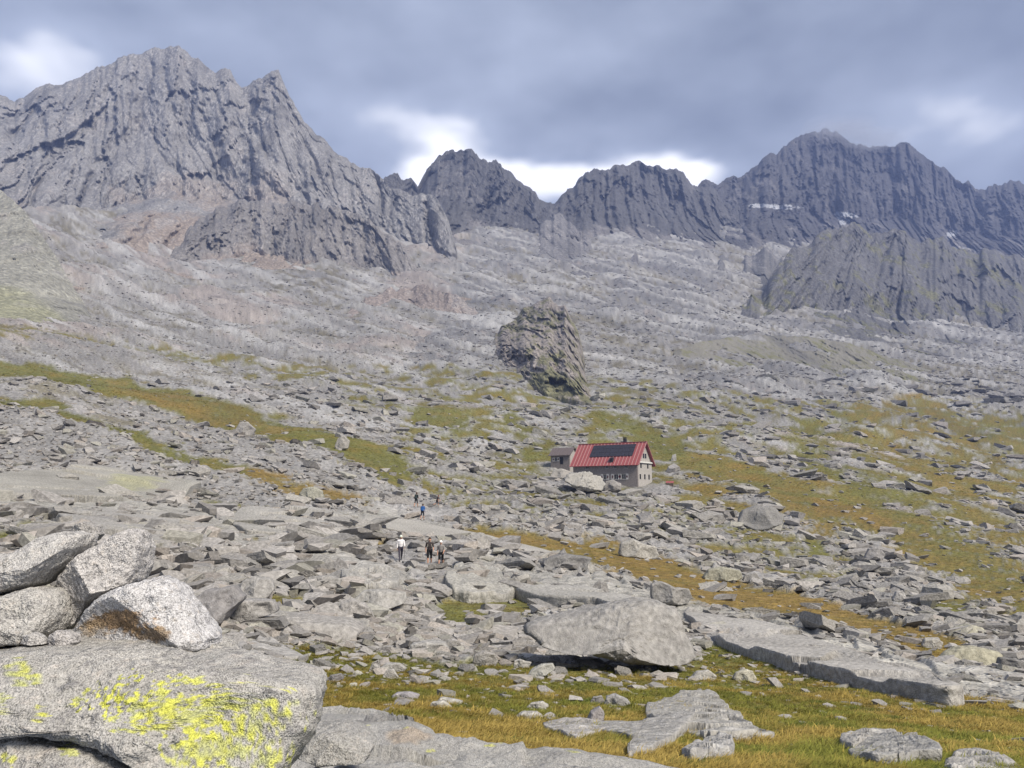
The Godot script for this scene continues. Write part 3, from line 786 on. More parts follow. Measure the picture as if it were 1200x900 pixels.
# A boulder with a surveyed outline: the outline is its widest section across the line of sight, `thick` its half depth.
func boulder(called: String, label: String, category: String, pts: Array, d: float, thick: float, look := {}) -> MeshInstance3D:
	var nphi: int = look.get("around", 56)
	var nq: int = look.get("rings", 16)
	var s: int = look.get("seed", int(pts[0][0] * 7 + pts[0][1]))
	var c := Vector2.ZERO
	if look.has("mid"): c = Vector2(look.mid[0], look.mid[1])
	else:
		for p in pts: c += Vector2(p[0], p[1])
		c /= pts.size()
	var mid := at(c.x, c.y, d)
	var low := mid.y
	var lean: float = look.get("lean", 0.0)
	var ring: Array[Vector2] = []
	for p in pts:
		var w := at(p[0], p[1], d)
		for k in 3: w = at(p[0], p[1], d + lean * (w.y - mid.y))      # a leaning rock's top lies farther off
		low = minf(low, w.y)
		ring.append(Vector2(w.x - mid.x, w.y - mid.y))
	var radius := PackedFloat32Array()
	for k in nphi:
		var dir := Vector2.from_angle(TAU * k / nphi)
		var best := 0.02
		for e in ring.size():
			var hit = Geometry2D.segment_intersects_segment(Vector2.ZERO, dir * 100.0, ring[e], ring[(e + 1) % ring.size()])
			if hit != null: best = maxf(best, (hit as Vector2).length())
		radius.append(best)
	var size := 0.0
	for r in radius: size += r
	size /= nphi
	var power: float = look.get("power", 2.6)
	var rough: float = look.get("rough", 0.035) * size
	var wob := noise(s, size * 0.9, 4, 0.55)
	var pit := noise(s + 1, size * 0.16, 3, 0.6)
	var chip := noise(s + 4, size * 0.55, 1, 0.5, FastNoiseLite.TYPE_CELLULAR)
	chip.cellular_return_type = FastNoiseLite.RETURN_CELL_VALUE
	chip.domain_warp_enabled = true
	chip.domain_warp_amplitude = size * 0.3
	chip.domain_warp_frequency = 1.0 / size
	var facet: Array = look.get("facets", [])
	if facet.is_empty() and look.get("cut", true):
		var r := RandomNumberGenerator.new()
		r.seed = s
		for k in 7: facet.append([Vector3(r.randf_range(-0.9, 0.9), r.randf_range(-0.15, 0.9), r.randf_range(0.35, 1.0)).normalized(), r.randf_range(0.52, 0.78)])
	var front := nq
	var back := maxi(4, nq / 3)
	var nt := front + back + 1
	var v := PackedVector3Array()
	v.resize(nphi * nt)
	var col := PackedColorArray()
	col.resize(nphi * nt)
	var base: Vector3 = look.get("color", Vector3(0.40, 0.385, 0.36))
	var blotch := noise(s + 2, size * 0.5, 4, 0.6)
	var blotch2 := noise(s + 3, size * 0.12, 3, 0.6)
	var crust := noise(s + 5, size * 0.3, 4, 0.65)
	var lichen: Array = look.get("lichen", [])
	var stain: Array = look.get("stain", [])
	for j in nt:
		for i in nphi:
			var q: float
			var z: float
			if j <= front:
				q = sin(PI * 0.5 * j / front)
				z = thick * pow(maxf(0.0, 1.0 - pow(q, power)), 1.0 / power)
			else:
				q = cos(PI * 0.5 * (j - front) / back)
				z = -thick * pow(maxf(0.0, 1.0 - pow(q, power)), 1.0 / power)
			var a := TAU * i / nphi
			var rr := radius[i] * q
			var p := Vector3(cos(a) * rr, sin(a) * rr, z)
			for f in facet:       # broken faces
				var over: float = p.dot(f[0]) - f[1] * (size * (1.0 - f[0].z) + thick * f[0].z)
				if over > 0.0: p -= f[0] * over * 0.92 * (1.0 - pow(q, 6.0))
			p.z -= lean * p.y
			var chipped := chip.get_noise_3d(p.x * 0.6 + p.y * 0.3, p.y * 1.3 - p.x * 0.4, p.z) * 0.7 + chip.get_noise_3dv(p * 2.6) * 0.3
			p += p.normalized() * (wob.get_noise_3dv(p) * rough * 2.0 + pit.get_noise_3dv(p) * rough * 0.7 + chipped * rough * look.get("chips", 1.3))
			v[j * nphi + i] = p + Vector3(0, mid.y - low, 0)
			var b1 := blotch.get_noise_3dv(p)
			var b2 := blotch2.get_noise_3dv(p)
			var cc := base * (1.0 + 0.22 * b1 + 0.16 * b2)
			if look.has("material"):      # dark and pale crusts of lichen on the near granite
				var b3 := crust.get_noise_3dv(p)
				cc = cc.lerp(Vector3(0.20, 0.195, 0.20), clampf((b3 + b2 * 0.3 - 0.26) * 6.0, 0.0, 0.65))
				cc = cc.lerp(Vector3(0.50, 0.46, 0.42), clampf((-b3 + b2 * 0.3 - 0.30) * 6.0, 0.0, 0.6))
			var here := mark(p + mid)
			for l in stain:       # [x, y, rx, ry, colour, strength]: weathered patches
				var e := Vector2((here.x - l[0]) / l[2], (here.y - l[1]) / l[3])
				cc = cc.lerp(l[4] * (1.0 + 0.5 * b2 + 0.3 * b1), clampf((1.0 - e.length() + b1 * 0.7 + b2 * 0.35) * 3.0, 0.0, 1.0) * l[5])
			for l in lichen:      # [x, y, rx, ry, density]
				var e := Vector2((here.x - l[0]) / l[2], (here.y - l[1]) / l[3])
				var m: float = (1.0 - e.length()) * 0.9 + b2 * 1.5 + b1 * 0.5 - (1.0 - l[4])
				if e.length() < 1.3: cc = cc.lerp(Vector3(0.53, 0.54, 0.10).lerp(Vector3(0.43, 0.45, 0.23), clampf(0.4 + b1 * 1.5 - b2, 0.0, 1.0)) * (1.0 + 0.35 * b2), clampf(m * 4.0, 0.0, 0.92))
			col[j * nphi + i] = Color(cc.x, cc.y, cc.z)
	var idx := PackedInt32Array()
	for j in nt - 1:
		for i in nphi:
			var i2 := (i + 1) % nphi
			var a := j * nphi + i
			var b := j * nphi + i2
			idx.append_array([a, b, a + nphi, b, b + nphi, a + nphi])
	var o := put(called, commit(v, col, idx), look.get("material", M.granite), self, Vector3(mid.x, low, mid.z))
	tag(o, label, category, look.get("group", ""), "thing")
	return o

# A slab that lies in the turf: its top face has the surveyed outline and follows the ground, `high` metres above it, tilted along `tip`.
func slab(called: String, label: String, category: String, pts: Array, high: float, look := {}) -> MeshInstance3D:
	var nphi: int = look.get("around", 110)
	var nq: int = look.get("rings", 26)
	var s: int = look.get("seed", int(pts[0][0] * 5 + pts[0][1]))
	var c := Vector2.ZERO
	if look.has("mid"): c = Vector2(look.mid[0], look.mid[1])
	else:
		for p in pts: c += Vector2(p[0], p[1])
		c /= pts.size()
	var tip := Vector2(look.get("tip", [0, 0])[0], look.get("tip", [0, 0])[1])      # extra height per 100 units across and down
	var wide := 0.0
	for p in pts: wide = maxf(wide, absf(p[0] - c.x))
	var base := on_ground(c.x, c.y + high * F / gd(c.x, c.y))
	var size := wide * -base.z / F
	var bedrock: bool = called == "bedrock_slab"      # smooth humps of the mountain itself: they do not follow each ledge
	var shift := 0.0
	var lift := 0.0
	if bedrock:
		for p in pts: lift += (on_ground(p[0], p[1]).y - at(p[0], p[1], gd(p[0], p[1])).y) / pts.size()
		lift += 0.12
	else:
		var y := c.y
		for k in 5: y += (c.y - mark(on_ground(c.x, y)).y) * 0.8
		shift = y - c.y
	var wob := noise(s, size * 0.8, 4, 0.55)
	var fine := noise(s + 1, size * 0.10, 3, 0.6)
	var step := noise(s + 2, size * 0.55, 1, 0.5, FastNoiseLite.TYPE_CELLULAR)
	step.cellular_return_type = FastNoiseLite.RETURN_CELL_VALUE
	var blotch := noise(s + 3, size * 0.4, 4, 0.6)
	var layer: float = look.get("layer", 0.25) * high
	var col0: Vector3 = look.get("color", Vector3(0.42, 0.41, 0.39))
	var back := 7
	var nt := nq + back + 1
	var v := PackedVector3Array()
	v.resize(nphi * nt)
	var col := PackedColorArray()
	col.resize(nphi * nt)
	var edge := noise(s + 4, 9.0, 3, 0.6, FastNoiseLite.TYPE_SIMPLEX)
	for i in nphi:
		var dir := Vector2.from_angle(TAU * i / nphi)
		var rim := 1.0
		for e in pts.size():
			var hit = Geometry2D.segment_intersects_segment(c, c + dir * 3000.0, Vector2(pts[e][0], pts[e][1]), Vector2(pts[(e + 1) % pts.size()][0], pts[(e + 1) % pts.size()][1]))
			if hit != null: rim = maxf(rim, ((hit as Vector2) - c).length())
		rim *= 1.0 + 0.03 * edge.get_noise_2d(dir.x * 20.0, dir.y * 20.0)
		for j in nt:
			var q := minf(1.0, j / float(nq))
			var at2 := c + dir * rim * q
			var rise := maxf(0.03, high + tip.dot(at2 - c) * 0.01)
			var y2 := minf(at2.y + (rise + lift) * F / gd(at2.x, minf(at2.y, 990.0)) + shift, 1250.0)
			var p := at(at2.x, y2, gd(at2.x, y2)) + Vector3(0, lift, 0) if bedrock else on_ground(at2.x, y2)
			var flat := step.get_noise_3d(p.x * 0.5 + p.z * 0.4, 0.0, p.z * 1.2 - p.x * 0.3)
			p.y += rise + flat * layer + (wob.get_noise_3dv(p) * 0.35 + fine.get_noise_3dv(p) * 0.06) * high - 0.10 * high * pow(q, 8.0)
			if j > nq:
				var u := (j - nq) / float(back)
				p.y -= u * (rise + high + 0.35)
				var outward := (p - base) * Vector3(1, 0, 1)
				p += outward.normalized() * (fine.get_noise_3dv(p * 0.7) * 0.35 * high - (0.10 if look.get("undercut", false) else -0.04) * u)
			v[j * nphi + i] = p - base
			var b1 := blotch.get_noise_3dv(p)
			var b2 := fine.get_noise_3dv(p)
			var cc := col0 * (1.0 + 0.22 * b1 + 0.14 * b2 + 0.10 * flat)
			for l in look.get("stain", []):
				var e := Vector2((at2.x - l[0]) / l[2], (at2.y - l[1]) / l[3])
				cc = cc.lerp(l[4] * (1.0 + 0.4 * b2), clampf((1.0 - e.length() + b1 * 0.9 + b2 * 0.3) * 3.0, 0.0, 1.0) * l[5])
			for l in look.get("lichen", []):
				var e := Vector2((at2.x - l[0]) / l[2], (at2.y - l[1]) / l[3])
				var m: float = (1.0 - e.length()) * 0.9 + b2 * 1.5 + b1 * 0.5 - (1.0 - l[4])
				if e.length() < 1.3: cc = cc.lerp(Vector3(0.55, 0.55, 0.18), clampf(m * 4.0, 0.0, 0.85))
			col[j * nphi + i] = Color(cc.x, cc.y, cc.z)
	var idx := PackedInt32Array()
	for j in nt - 1:
		for i in nphi:
			var i2 := (i + 1) % nphi
			var a := j * nphi + i
			var b := j * nphi + i2
			idx.append_array([a, a + nphi, b, b, a + nphi, b + nphi])
	var o := put(called, commit(v, col, idx), look.get("material", M.granite), self, base)
	tag(o, label, category, "", "thing")
	return o

func near_rocks() -> void:
	var near := {"material": M.granite_near, "around": 260, "rings": 90, "rough": 0.05, "chips": 0.5}
	var pale := Vector3(0.49, 0.48, 0.465)
	boulder("lichen_slab", "large grey slab splashed with yellow lichen, cairn stones resting on it", "boulder",
		[[-120, 770], [-60, 762], [0, 763], [30, 756], [70, 754], [110, 757], [150, 755], [190, 761], [225, 769], [262, 771], [290, 777], [320, 785], [350, 789], [367, 795], [374, 806], [372, 826], [370, 850], [362, 866], [350, 885], [335, 905], [318, 940], [245, 905], [222, 884], [200, 868], [165, 856], [125, 848], [90, 842], [60, 838], [30, 842], [0, 845], [-60, 850], [-120, 850]], 2.75, 0.34,
		near.merged({"mid": [175, 815], "around": 520, "rings": 150, "lean": 0.3, "power": 3.2, "rough": 0.035, "color": Vector3(0.405, 0.395, 0.375), "facets": [[Vector3(0.1, 0.8, 0.6).normalized(), 0.55], [Vector3(0.75, 0.1, 0.65).normalized(), 0.9]],
			"lichen": [[28, 789, 17, 15, 0.95], [150, 815, 50, 24, 0.60], [190, 830, 60, 34, 0.86], [235, 845, 62, 42, 0.72], [285, 850, 70, 50, 0.58], [245, 880, 48, 30, 0.86], [300, 890, 50, 26, 0.62], [92, 820, 16, 12, 0.7], [42, 838, 14, 10, 0.8], [3, 824, 8, 14, 0.8], [215, 800, 30, 14, 0.5], [320, 830, 30, 22, 0.45]]}))
	boulder("lower_slab", "dark grey slab under the crack below the lichen slab", "boulder",
		[[-120, 858], [-60, 854], [0, 850], [30, 847], [60, 843], [90, 847], [125, 853], [165, 861], [195, 872], [216, 888], [236, 912], [250, 960], [240, 1020], [-120, 1020]], 2.62, 0.34,
		near.merged({"mid": [80, 930], "around": 360, "rings": 110, "lean": 0.2, "power": 3.5, "rough": 0.04, "color": Vector3(0.37, 0.36, 0.345), "facets": [[Vector3(0, 0.7, 0.7), 0.8]], "lichen": [[78, 881, 12, 8, 0.95], [9, 891, 9, 8, 0.8], [36, 855, 9, 6, 0.8], [124, 853, 15, 5, 0.7]]}))
	boulder("cairn_boulder", "pale rounded boulder with a rust brown underside on the slab", "boulder",
		[[90, 741], [94, 730], [104, 716], [120, 702], [140, 690], [162, 682], [190, 677], [201, 681], [214, 693], [228, 711], [242, 731], [254, 746], [253, 757], [235, 768], [205, 768], [170, 758], [130, 756], [100, 754]], 3.0, 0.22,
		near.merged({"color": Vector3(0.56, 0.555, 0.56), "facets": [[Vector3(-0.42, -0.42, 0.8).normalized(), 0.42], [Vector3(0.35, 0.7, 0.6).normalized(), 0.62]], "power": 2.4, "rough": 0.025,
			"stain": [[138, 728, 40, 16, Vector3(0.30, 0.195, 0.10), 0.9], [180, 745, 24, 10, Vector3(0.24, 0.17, 0.10), 0.85], [110, 738, 20, 12, Vector3(0.34, 0.26, 0.17), 0.7]]}))
	boulder("cairn_boulder", "tall speckled granite block leaning between the other cairn stones", "boulder",
		[[72, 715], [72, 695], [78, 676], [92, 660], [110, 645], [132, 630], [154, 619], [166, 622], [172, 640], [168, 662], [160, 682], [140, 692], [118, 706], [102, 722], [92, 736], [80, 736], [74, 728]], 3.15, 0.20,
		near.merged({"color": Vector3(0.50, 0.485, 0.475), "facets": [[Vector3(-0.6, -0.3, 0.7).normalized(), 0.5], [Vector3(0.5, 0.6, 0.6).normalized(), 0.6]], "rough": 0.035}))
	boulder("cairn_boulder", "wedge of speckled granite lying on top of the cut block", "boulder",
		[[-110, 676], [-60, 655], [0, 650], [34, 645], [58, 628], [84, 622], [101, 627], [99, 640], [80, 661], [55, 682], [25, 691], [0, 697], [-60, 706], [-110, 706]], 3.1, 0.24,
		near.merged({"mid": [20, 666], "color": pale, "lean": 0.3, "rough": 0.035, "facets": [[Vector3(-0.1, 0.75, 0.65).normalized(), 0.5], [Vector3(0.1, -0.5, 0.8).normalized(), 0.7]]}))
	boulder("cairn_boulder", "squat rounded granite block at the edge of the cairn", "boulder",
		[[-110, 715], [-50, 708], [0, 701], [40, 688], [58, 690], [68, 706], [71, 722], [66, 738], [54, 750], [20, 754], [-50, 757], [-110, 757]], 2.95, 0.24,
		near.merged({"mid": [5, 724], "color": Vector3(0.44, 0.43, 0.41), "rough": 0.04}))
	boulder("cairn_stone", "small flat sliver of stone in front of the squat block", "stone", [[26, 753], [30, 744], [40, 741], [50, 746], [54, 754], [40, 756]], 2.78, 0.04, near.merged({"around": 70, "rings": 24, "color": Vector3(0.46, 0.45, 0.44)}))
	boulder("cairn_stone", "fist-sized round stone beside the rusty boulder", "stone", [[57, 750], [60, 743], [68, 739], [80, 740], [90, 746], [92, 752], [86, 758], [70, 760], [60, 757]], 2.8, 0.055, near.merged({"around": 80, "rings": 28, "color": Vector3(0.43, 0.415, 0.41)}))
	boulder("cairn_stone", "knobbly stone behind the wedge and the tall block", "stone", [[84, 630], [88, 616], [102, 611], [114, 617], [119, 626], [112, 634], [96, 636]], 3.5, 0.08, near.merged({"around": 90, "rings": 30, "color": Vector3(0.36, 0.35, 0.34)}))
	boulder("cairn_stone", "rounded stone at the right foot of the rusty boulder", "boulder", [[222, 768], [236, 756], [252, 748], [266, 754], [275, 766], [281, 784], [250, 792], [226, 786]], 3.05, 0.16, near.merged({"around": 140, "rings": 50, "color": Vector3(0.42, 0.41, 0.385)}))
	slab("rock_ledge", "low grey ledge with pale lichen at the edge of the meadow", "ledge",
		[[300, 872], [352, 852], [380, 847], [412, 847], [440, 849], [466, 853], [482, 862], [505, 874], [540, 883], [580, 886], [640, 884], [700, 888], [760, 894], [810, 902], [870, 930], [860, 985], [330, 985]], 0.30,
		{"mid": [520, 930], "around": 420, "rings": 110, "material": M.granite_near, "layer": 0.45, "color": Vector3(0.38, 0.375, 0.36), "lichen": [[410, 872, 20, 8, 0.5], [470, 875, 20, 7, 0.4], [575, 888, 12, 4, 0.5], [665, 893, 10, 4, 0.6], [735, 897, 12, 4, 0.6], [500, 893, 26, 5, 0.4]],
			"stain": [[480, 884, 30, 8, Vector3(0.38, 0.30, 0.22), 0.6], [420, 862, 50, 6, Vector3(0.22, 0.215, 0.21), 0.7]]})
	boulder("rock_ledge", "grey block tucked against the right end of the lichen slab", "ledge", [[352, 880], [358, 856], [372, 849], [400, 850], [425, 858], [440, 872], [432, 886], [380, 890]], 4.2, 0.25, near.merged({"around": 160, "rings": 60, "color": Vector3(0.36, 0.355, 0.34), "lean": 0.5}))

# Boulders that stand out on the slope, each with its own outline.
func placed_rocks() -> void:
	var pale := Vector3(0.47, 0.455, 0.42)
	var grey := Vector3(0.36, 0.35, 0.335)
	var list := [
		["boulder", "huge cracked grey boulder lying on its side at the top of the meadow", [[610, 735], [625, 727], [650, 722], [690, 714], [725, 706], [755, 701], [775, 704], [790, 712], [800, 735], [810, 755], [815, 768], [802, 774], [770, 775], [740, 773], [715, 770], [690, 764], [660, 757], [630, 747]], grey * 1.06, {"around": 150, "rings": 50, "lean": 0.5, "rough": 0.035, "thick": 1.3, "facets": [[Vector3(0.55, 0.45, 0.7).normalized(), 0.62], [Vector3(-0.35, 0.75, 0.55).normalized(), 0.5]]}],
		["boulder", "dark flat-topped boulder tilted beside the golden turf band", [[635, 659], [645, 652], [662, 649], [694, 653], [690, 661], [676, 670], [655, 669], [640, 664]], Vector3(0.27, 0.265, 0.26), {"lean": 0.5, "power": 4.0}],
		["boulder", "blocky pale boulder above the golden turf and the huge boulder", [[762, 702], [763, 684], [775, 681], [790, 688], [806, 690], [812, 700], [806, 708], [785, 710]], grey, {}],
		["boulder", "rounded grey boulder on the ledge above the huge boulder", [[692, 702], [694, 688], [702, 680], [711, 684], [714, 694], [710, 703]], Vector3(0.30, 0.29, 0.28), {"lean": 0.2}],
		["boulder", "pale boulder with a steep left face below the hut slope", [[724, 650], [727, 636], [740, 631], [755, 638], [768, 640], [773, 652], [760, 656], [738, 655]], pale, {}],
		["boulder", "big leaning grey boulder on the right talus", [[864, 612], [870, 598], [885, 592], [905, 593], [918, 605], [916, 614], [900, 621], [884, 622]], Vector3(0.30, 0.295, 0.285), {"lean": 0.5}],
		["boulder", "pale yellowish block at the right edge of the golden turf", [[822, 678], [830, 667], [845, 664], [866, 668], [871, 678], [850, 682]], Vector3(0.43, 0.42, 0.34), {}],
		["boulder", "small grey block beside the pale yellowish block", [[870, 680], [873, 673], [885, 671], [891, 678], [884, 684]], grey, {}],
		["boulder", "large pale boulder below the west corner of the hut", [[660, 562], [668, 555], [685, 553], [702, 558], [709, 566], [706, 575], [690, 577], [672, 571]], pale, {"lean": 0.6, "power": 4.0, "rough": 0.07, "chips": 2.0}],
		["boulder", "pale boulder in front of the small shed", [[644, 558], [649, 551], [658, 549], [668, 552], [674, 559], [658, 562]], Vector3(0.45, 0.43, 0.40), {"lean": 0.4}],
		["boulder", "grey boulder in front of the hut wall", [[707, 572], [710, 564], [718, 562], [728, 567], [728, 575], [720, 578]], Vector3(0.40, 0.38, 0.36), {}],
		["boulder", "pale boulder on the crest of the long slab", [[1080, 757], [1083, 749], [1095, 748], [1105, 752], [1103, 760], [1090, 761]], pale, {}],
		["boulder", "broad yellowish boulder below the right talus", [[1100, 775], [1110, 765], [1125, 758], [1145, 758], [1172, 764], [1172, 778], [1150, 781], [1120, 780]], Vector3(0.46, 0.44, 0.34), {"lean": 0.4}],
		["boulder", "dark wedge beside the broad yellowish boulder", [[1170, 782], [1172, 770], [1190, 772], [1215, 780], [1205, 790], [1180, 788]], Vector3(0.24, 0.235, 0.23), {}],
		["boulder", "rounded yellowish boulder half sunk in turf by the right talus", [[1108, 746], [1118, 737], [1135, 731], [1150, 735], [1158, 745], [1140, 751], [1120, 751]], Vector3(0.47, 0.455, 0.37), {"lean": 0.4}],
		["boulder", "round pale boulder alone in the middle of the meadow", [[858, 796], [862, 788], [872, 784], [882, 786], [887, 795], [884, 800], [868, 799]], Vector3(0.50, 0.48, 0.40), {}],
		["boulder", "low pale boulder left of the round pale one", [[809, 795], [816, 787], [830, 785], [840, 792], [838, 797], [820, 798]], pale, {}],
		["slab", "big stepped slab rising out of the meadow", [[756, 836], [760, 822], [778, 815], [800, 810], [822, 808], [838, 812], [852, 824], [866, 836], [873, 843], [868, 848], [886, 853], [908, 860], [870, 863], [826, 863], [800, 852], [775, 846]], Vector3(0.43, 0.42, 0.395), {"high": 0.09, "layer": 0.5, "around": 150, "rings": 50}],
		["slab", "tilted triangular slab with an undercut broken edge in the meadow", [[660, 852], [700, 846], [740, 846], [775, 840], [800, 836], [815, 836], [813, 842], [795, 858], [765, 876], [735, 883], [736, 874], [742, 862], [715, 856]], Vector3(0.43, 0.42, 0.40), {"high": 0.10, "tip": [0.08, 0], "undercut": true, "layer": 0.12}],
		["slab", "flat pale slab level with the turf left of the tilted one", [[628, 848], [650, 843], [680, 841], [705, 845], [730, 846], [720, 852], [690, 857], [675, 864], [655, 854]], Vector3(0.46, 0.445, 0.43), {"high": 0.06}],
		["stone", "sharp upright stone standing on the flat pale slab", [[688, 844], [692, 834], [703, 828], [708, 834], [707, 848], [697, 850]], Vector3(0.36, 0.34, 0.34), {"thick": 0.16}],
		["slab", "elongated pale stone below the stepped slab", [[798, 882], [815, 873], [838, 864], [856, 863], [862, 872], [858, 880], [830, 883], [810, 885]], Vector3(0.40, 0.395, 0.385), {"high": 0.10}],
		["slab", "overhanging slab with a black hollow under its end", [[994, 884], [996, 872], [1010, 864], [1045, 861], [1075, 865], [1095, 873], [1108, 878], [1104, 881], [1075, 880], [1055, 886], [1030, 888]], Vector3(0.38, 0.375, 0.36), {"high": 0.12, "tip": [0.08, 0], "undercut": true}],
		["slab", "long thin slab behind the overhanging slab", [[984, 868], [988, 858], [1015, 855], [1050, 857], [1055, 862], [1020, 866], [1000, 874]], Vector3(0.42, 0.41, 0.39), {"high": 0.10}],
		["stone", "grey pointed stone at the foot of the overhanging slab", [[1018, 890], [1030, 883], [1042, 881], [1054, 888], [1058, 893], [1030, 894]], Vector3(0.40, 0.395, 0.39), {"thick": 0.18}],
		["stone", "small stone in the black hollow under the slab", [[1085, 887], [1088, 880], [1098, 879], [1104, 885], [1098, 890]], Vector3(0.33, 0.32, 0.30), {"thick": 0.12}],
		["slab", "layered slab lying in the near corner of the meadow", [[1105, 893], [1115, 885], [1140, 880], [1165, 884], [1190, 892], [1215, 900], [1200, 908], [1150, 903], [1120, 900]], Vector3(0.43, 0.42, 0.40), {"high": 0.07, "layer": 0.5}],
		["stone", "pale block standing in grass under the clump of stones", [[478, 767], [482, 754], [500, 751], [522, 753], [527, 762], [518, 768], [495, 769]], Vector3(0.46, 0.45, 0.43), {"power": 4.0}],
		["stone", "rounded brownish boulder by the talus edge", [[553, 778], [556, 767], [568, 763], [580, 766], [584, 775], [580, 782], [565, 782]], Vector3(0.38, 0.365, 0.345), {}],
		["stone", "smooth oval stone below the huge boulder", [[617, 793], [622, 785], [634, 778], [648, 777], [651, 783], [640, 791], [628, 796]], Vector3(0.43, 0.425, 0.39), {"lean": 0.4}],
		["stone", "white jagged stone beside the smooth oval one", [[601, 782], [603, 774], [609, 772], [616, 775], [623, 776], [620, 783], [610, 784]], Vector3(0.50, 0.485, 0.46), {}],
		["stone", "rounded stone in front of the stepped slab's turf", [[708, 826], [710, 816], [722, 813], [735, 819], [739, 824], [725, 829]], Vector3(0.38, 0.375, 0.37), {}],
		["stone", "low stone beside the rounded one", [[691, 824], [695, 817], [705, 815], [709, 822], [702, 827]], Vector3(0.36, 0.35, 0.34), {}],
		["stone", "squat white stone with a tuft beside it", [[616, 830], [622, 824], [636, 822], [643, 826], [640, 832], [625, 834]], Vector3(0.48, 0.465, 0.43), {}],
		["stone", "flat white stone below the squat one", [[603, 841], [612, 834], [630, 834], [637, 839], [630, 845], [612, 845]], Vector3(0.49, 0.475, 0.44), {"lean": 0.8}],
		["stone", "flat lavender-grey stone in golden grass", [[458, 816], [464, 812], [480, 811], [492, 814], [490, 820], [472, 821]], Vector3(0.40, 0.385, 0.40), {}],
		["stone", "low cream stone next to the flat grey one", [[500, 829], [506, 823], [520, 821], [530, 828], [515, 831]], Vector3(0.50, 0.485, 0.44), {}],
		["stone", "narrow cream stone leaning on the low one", [[512, 822], [516, 817], [530, 819], [543, 822], [540, 827], [525, 826]], Vector3(0.49, 0.475, 0.43), {}],
		["stone", "pale angular stone at the head of the clump", [[432, 788], [436, 776], [444, 773], [446, 784], [442, 790]], Vector3(0.47, 0.455, 0.44), {}],
		["stone", "flat pale stone in the middle of the clump", [[444, 784], [452, 777], [468, 777], [477, 783], [472, 789], [456, 788]], Vector3(0.44, 0.43, 0.41), {}],
		["stone", "leaning pale stone in front of the clump", [[448, 793], [453, 785], [461, 784], [468, 794], [458, 797]], Vector3(0.48, 0.465, 0.44), {}],
		["stone", "dark layered stone in grass by the lichen slab", [[380, 797], [388, 791], [400, 789], [404, 795], [392, 801]], Vector3(0.27, 0.26, 0.26), {}],
		["block", "long pale slab block along the head of the meadow", [[278, 740], [284, 726], [310, 718], [345, 722], [380, 726], [410, 728], [426, 738], [418, 752], [390, 752], [355, 750], [322, 748], [296, 746]], Vector3(0.42, 0.405, 0.385), {"around": 130, "rings": 40, "power": 4.0, "lean": 0.4}],
		["block", "grey cube-like block behind the long slab block", [[266, 720], [270, 706], [290, 702], [320, 703], [327, 716], [310, 722], [290, 732]], Vector3(0.38, 0.37, 0.36), {"power": 4.0}],
		["slab", "pointed slab sliding into the grass beside the lichen slab", [[272, 748], [285, 742], [310, 748], [340, 754], [358, 762], [340, 764], [310, 760], [285, 758]], Vector3(0.44, 0.43, 0.415), {"high": 0.10}],
		["stone", "small grey triangular stone at the lichen slab's edge", [[292, 784], [302, 772], [316, 768], [325, 780], [320, 790], [300, 790]], Vector3(0.38, 0.37, 0.36), {}],
		["block", "big grey block beside the rusty boulder", [[215, 725], [222, 706], [245, 690], [275, 686], [288, 700], [270, 718], [262, 730], [235, 735]], Vector3(0.31, 0.30, 0.30), {"power": 3.2, "lean": 0.4}],
		["block", "wide grey block above the cube-like block", [[278, 696], [285, 680], [300, 675], [318, 678], [322, 690], [312, 702], [292, 703]], Vector3(0.40, 0.39, 0.375), {"lean": 0.5}],
		["block", "slab-topped block under the two hikers", [[415, 702], [425, 692], [450, 690], [475, 694], [478, 704], [460, 713], [440, 714], [425, 710]], Vector3(0.43, 0.42, 0.40), {"lean": 0.7}],
		["block", "split block with a shadowed gap left of the hikers", [[358, 690], [362, 676], [385, 674], [402, 678], [398, 688], [375, 694]], Vector3(0.38, 0.37, 0.355), {"lean": 0.2}],
		["block", "tall wedge block among the hikers' talus", [[395, 726], [400, 706], [416, 702], [432, 712], [428, 722], [412, 730]], Vector3(0.42, 0.405, 0.39), {}],
		["slab", "broad tilted slab below the white-shirted hiker", [[398, 672], [420, 660], [445, 664], [470, 672], [462, 684], [430, 686], [408, 682]], Vector3(0.44, 0.43, 0.405), {"high": 0.5}],
		["slab", "wide slab below the hikers in black", [[520, 676], [535, 664], [560, 662], [590, 668], [612, 682], [590, 690], [550, 690], [530, 686]], Vector3(0.45, 0.44, 0.405), {"high": 0.5}],
		["block", "grey knob at the near side of the pale slab band", [[350, 580], [356, 572], [368, 570], [378, 575], [380, 584], [365, 587]], Vector3(0.43, 0.425, 0.36), {}],
		["boulder", "pale boulder on the turf band above the slab band", [[392, 524], [396, 513], [404, 511], [410, 517], [408, 526], [398, 528]], Vector3(0.45, 0.43, 0.40), {}],
		["boulder", "pointed boulder just below the upper turf band", [[275, 505], [281, 495], [290, 494], [300, 503], [296, 511], [282, 510]], Vector3(0.42, 0.405, 0.385), {}],
		["boulder", "pale boulder on the grass between hut and outcrop", [[612, 518], [616, 513], [624, 513], [626, 518], [619, 521]], pale, {}],
		["boulder", "white boulder behind the end wall of the hut", [[786, 541], [788, 533], [792, 532], [793, 541]], Vector3(0.55, 0.54, 0.52), {}],
		["bedrock_slab", "long smooth whaleback of pale bedrock with yellowish lichen", [[-60, 556], [0, 550], [90, 547], [170, 555], [240, 568], [210, 580], [120, 584], [0, 580], [-60, 578]], Vector3(0.41, 0.40, 0.365), {"high": 0.35, "around": 300, "rings": 80, "layer": 1.2, "mid": [90, 566], "stain": [[155, 565, 40, 8, Vector3(0.44, 0.44, 0.25), 0.6], [80, 580, 60, 6, Vector3(0.33, 0.32, 0.30), 0.6]]}],
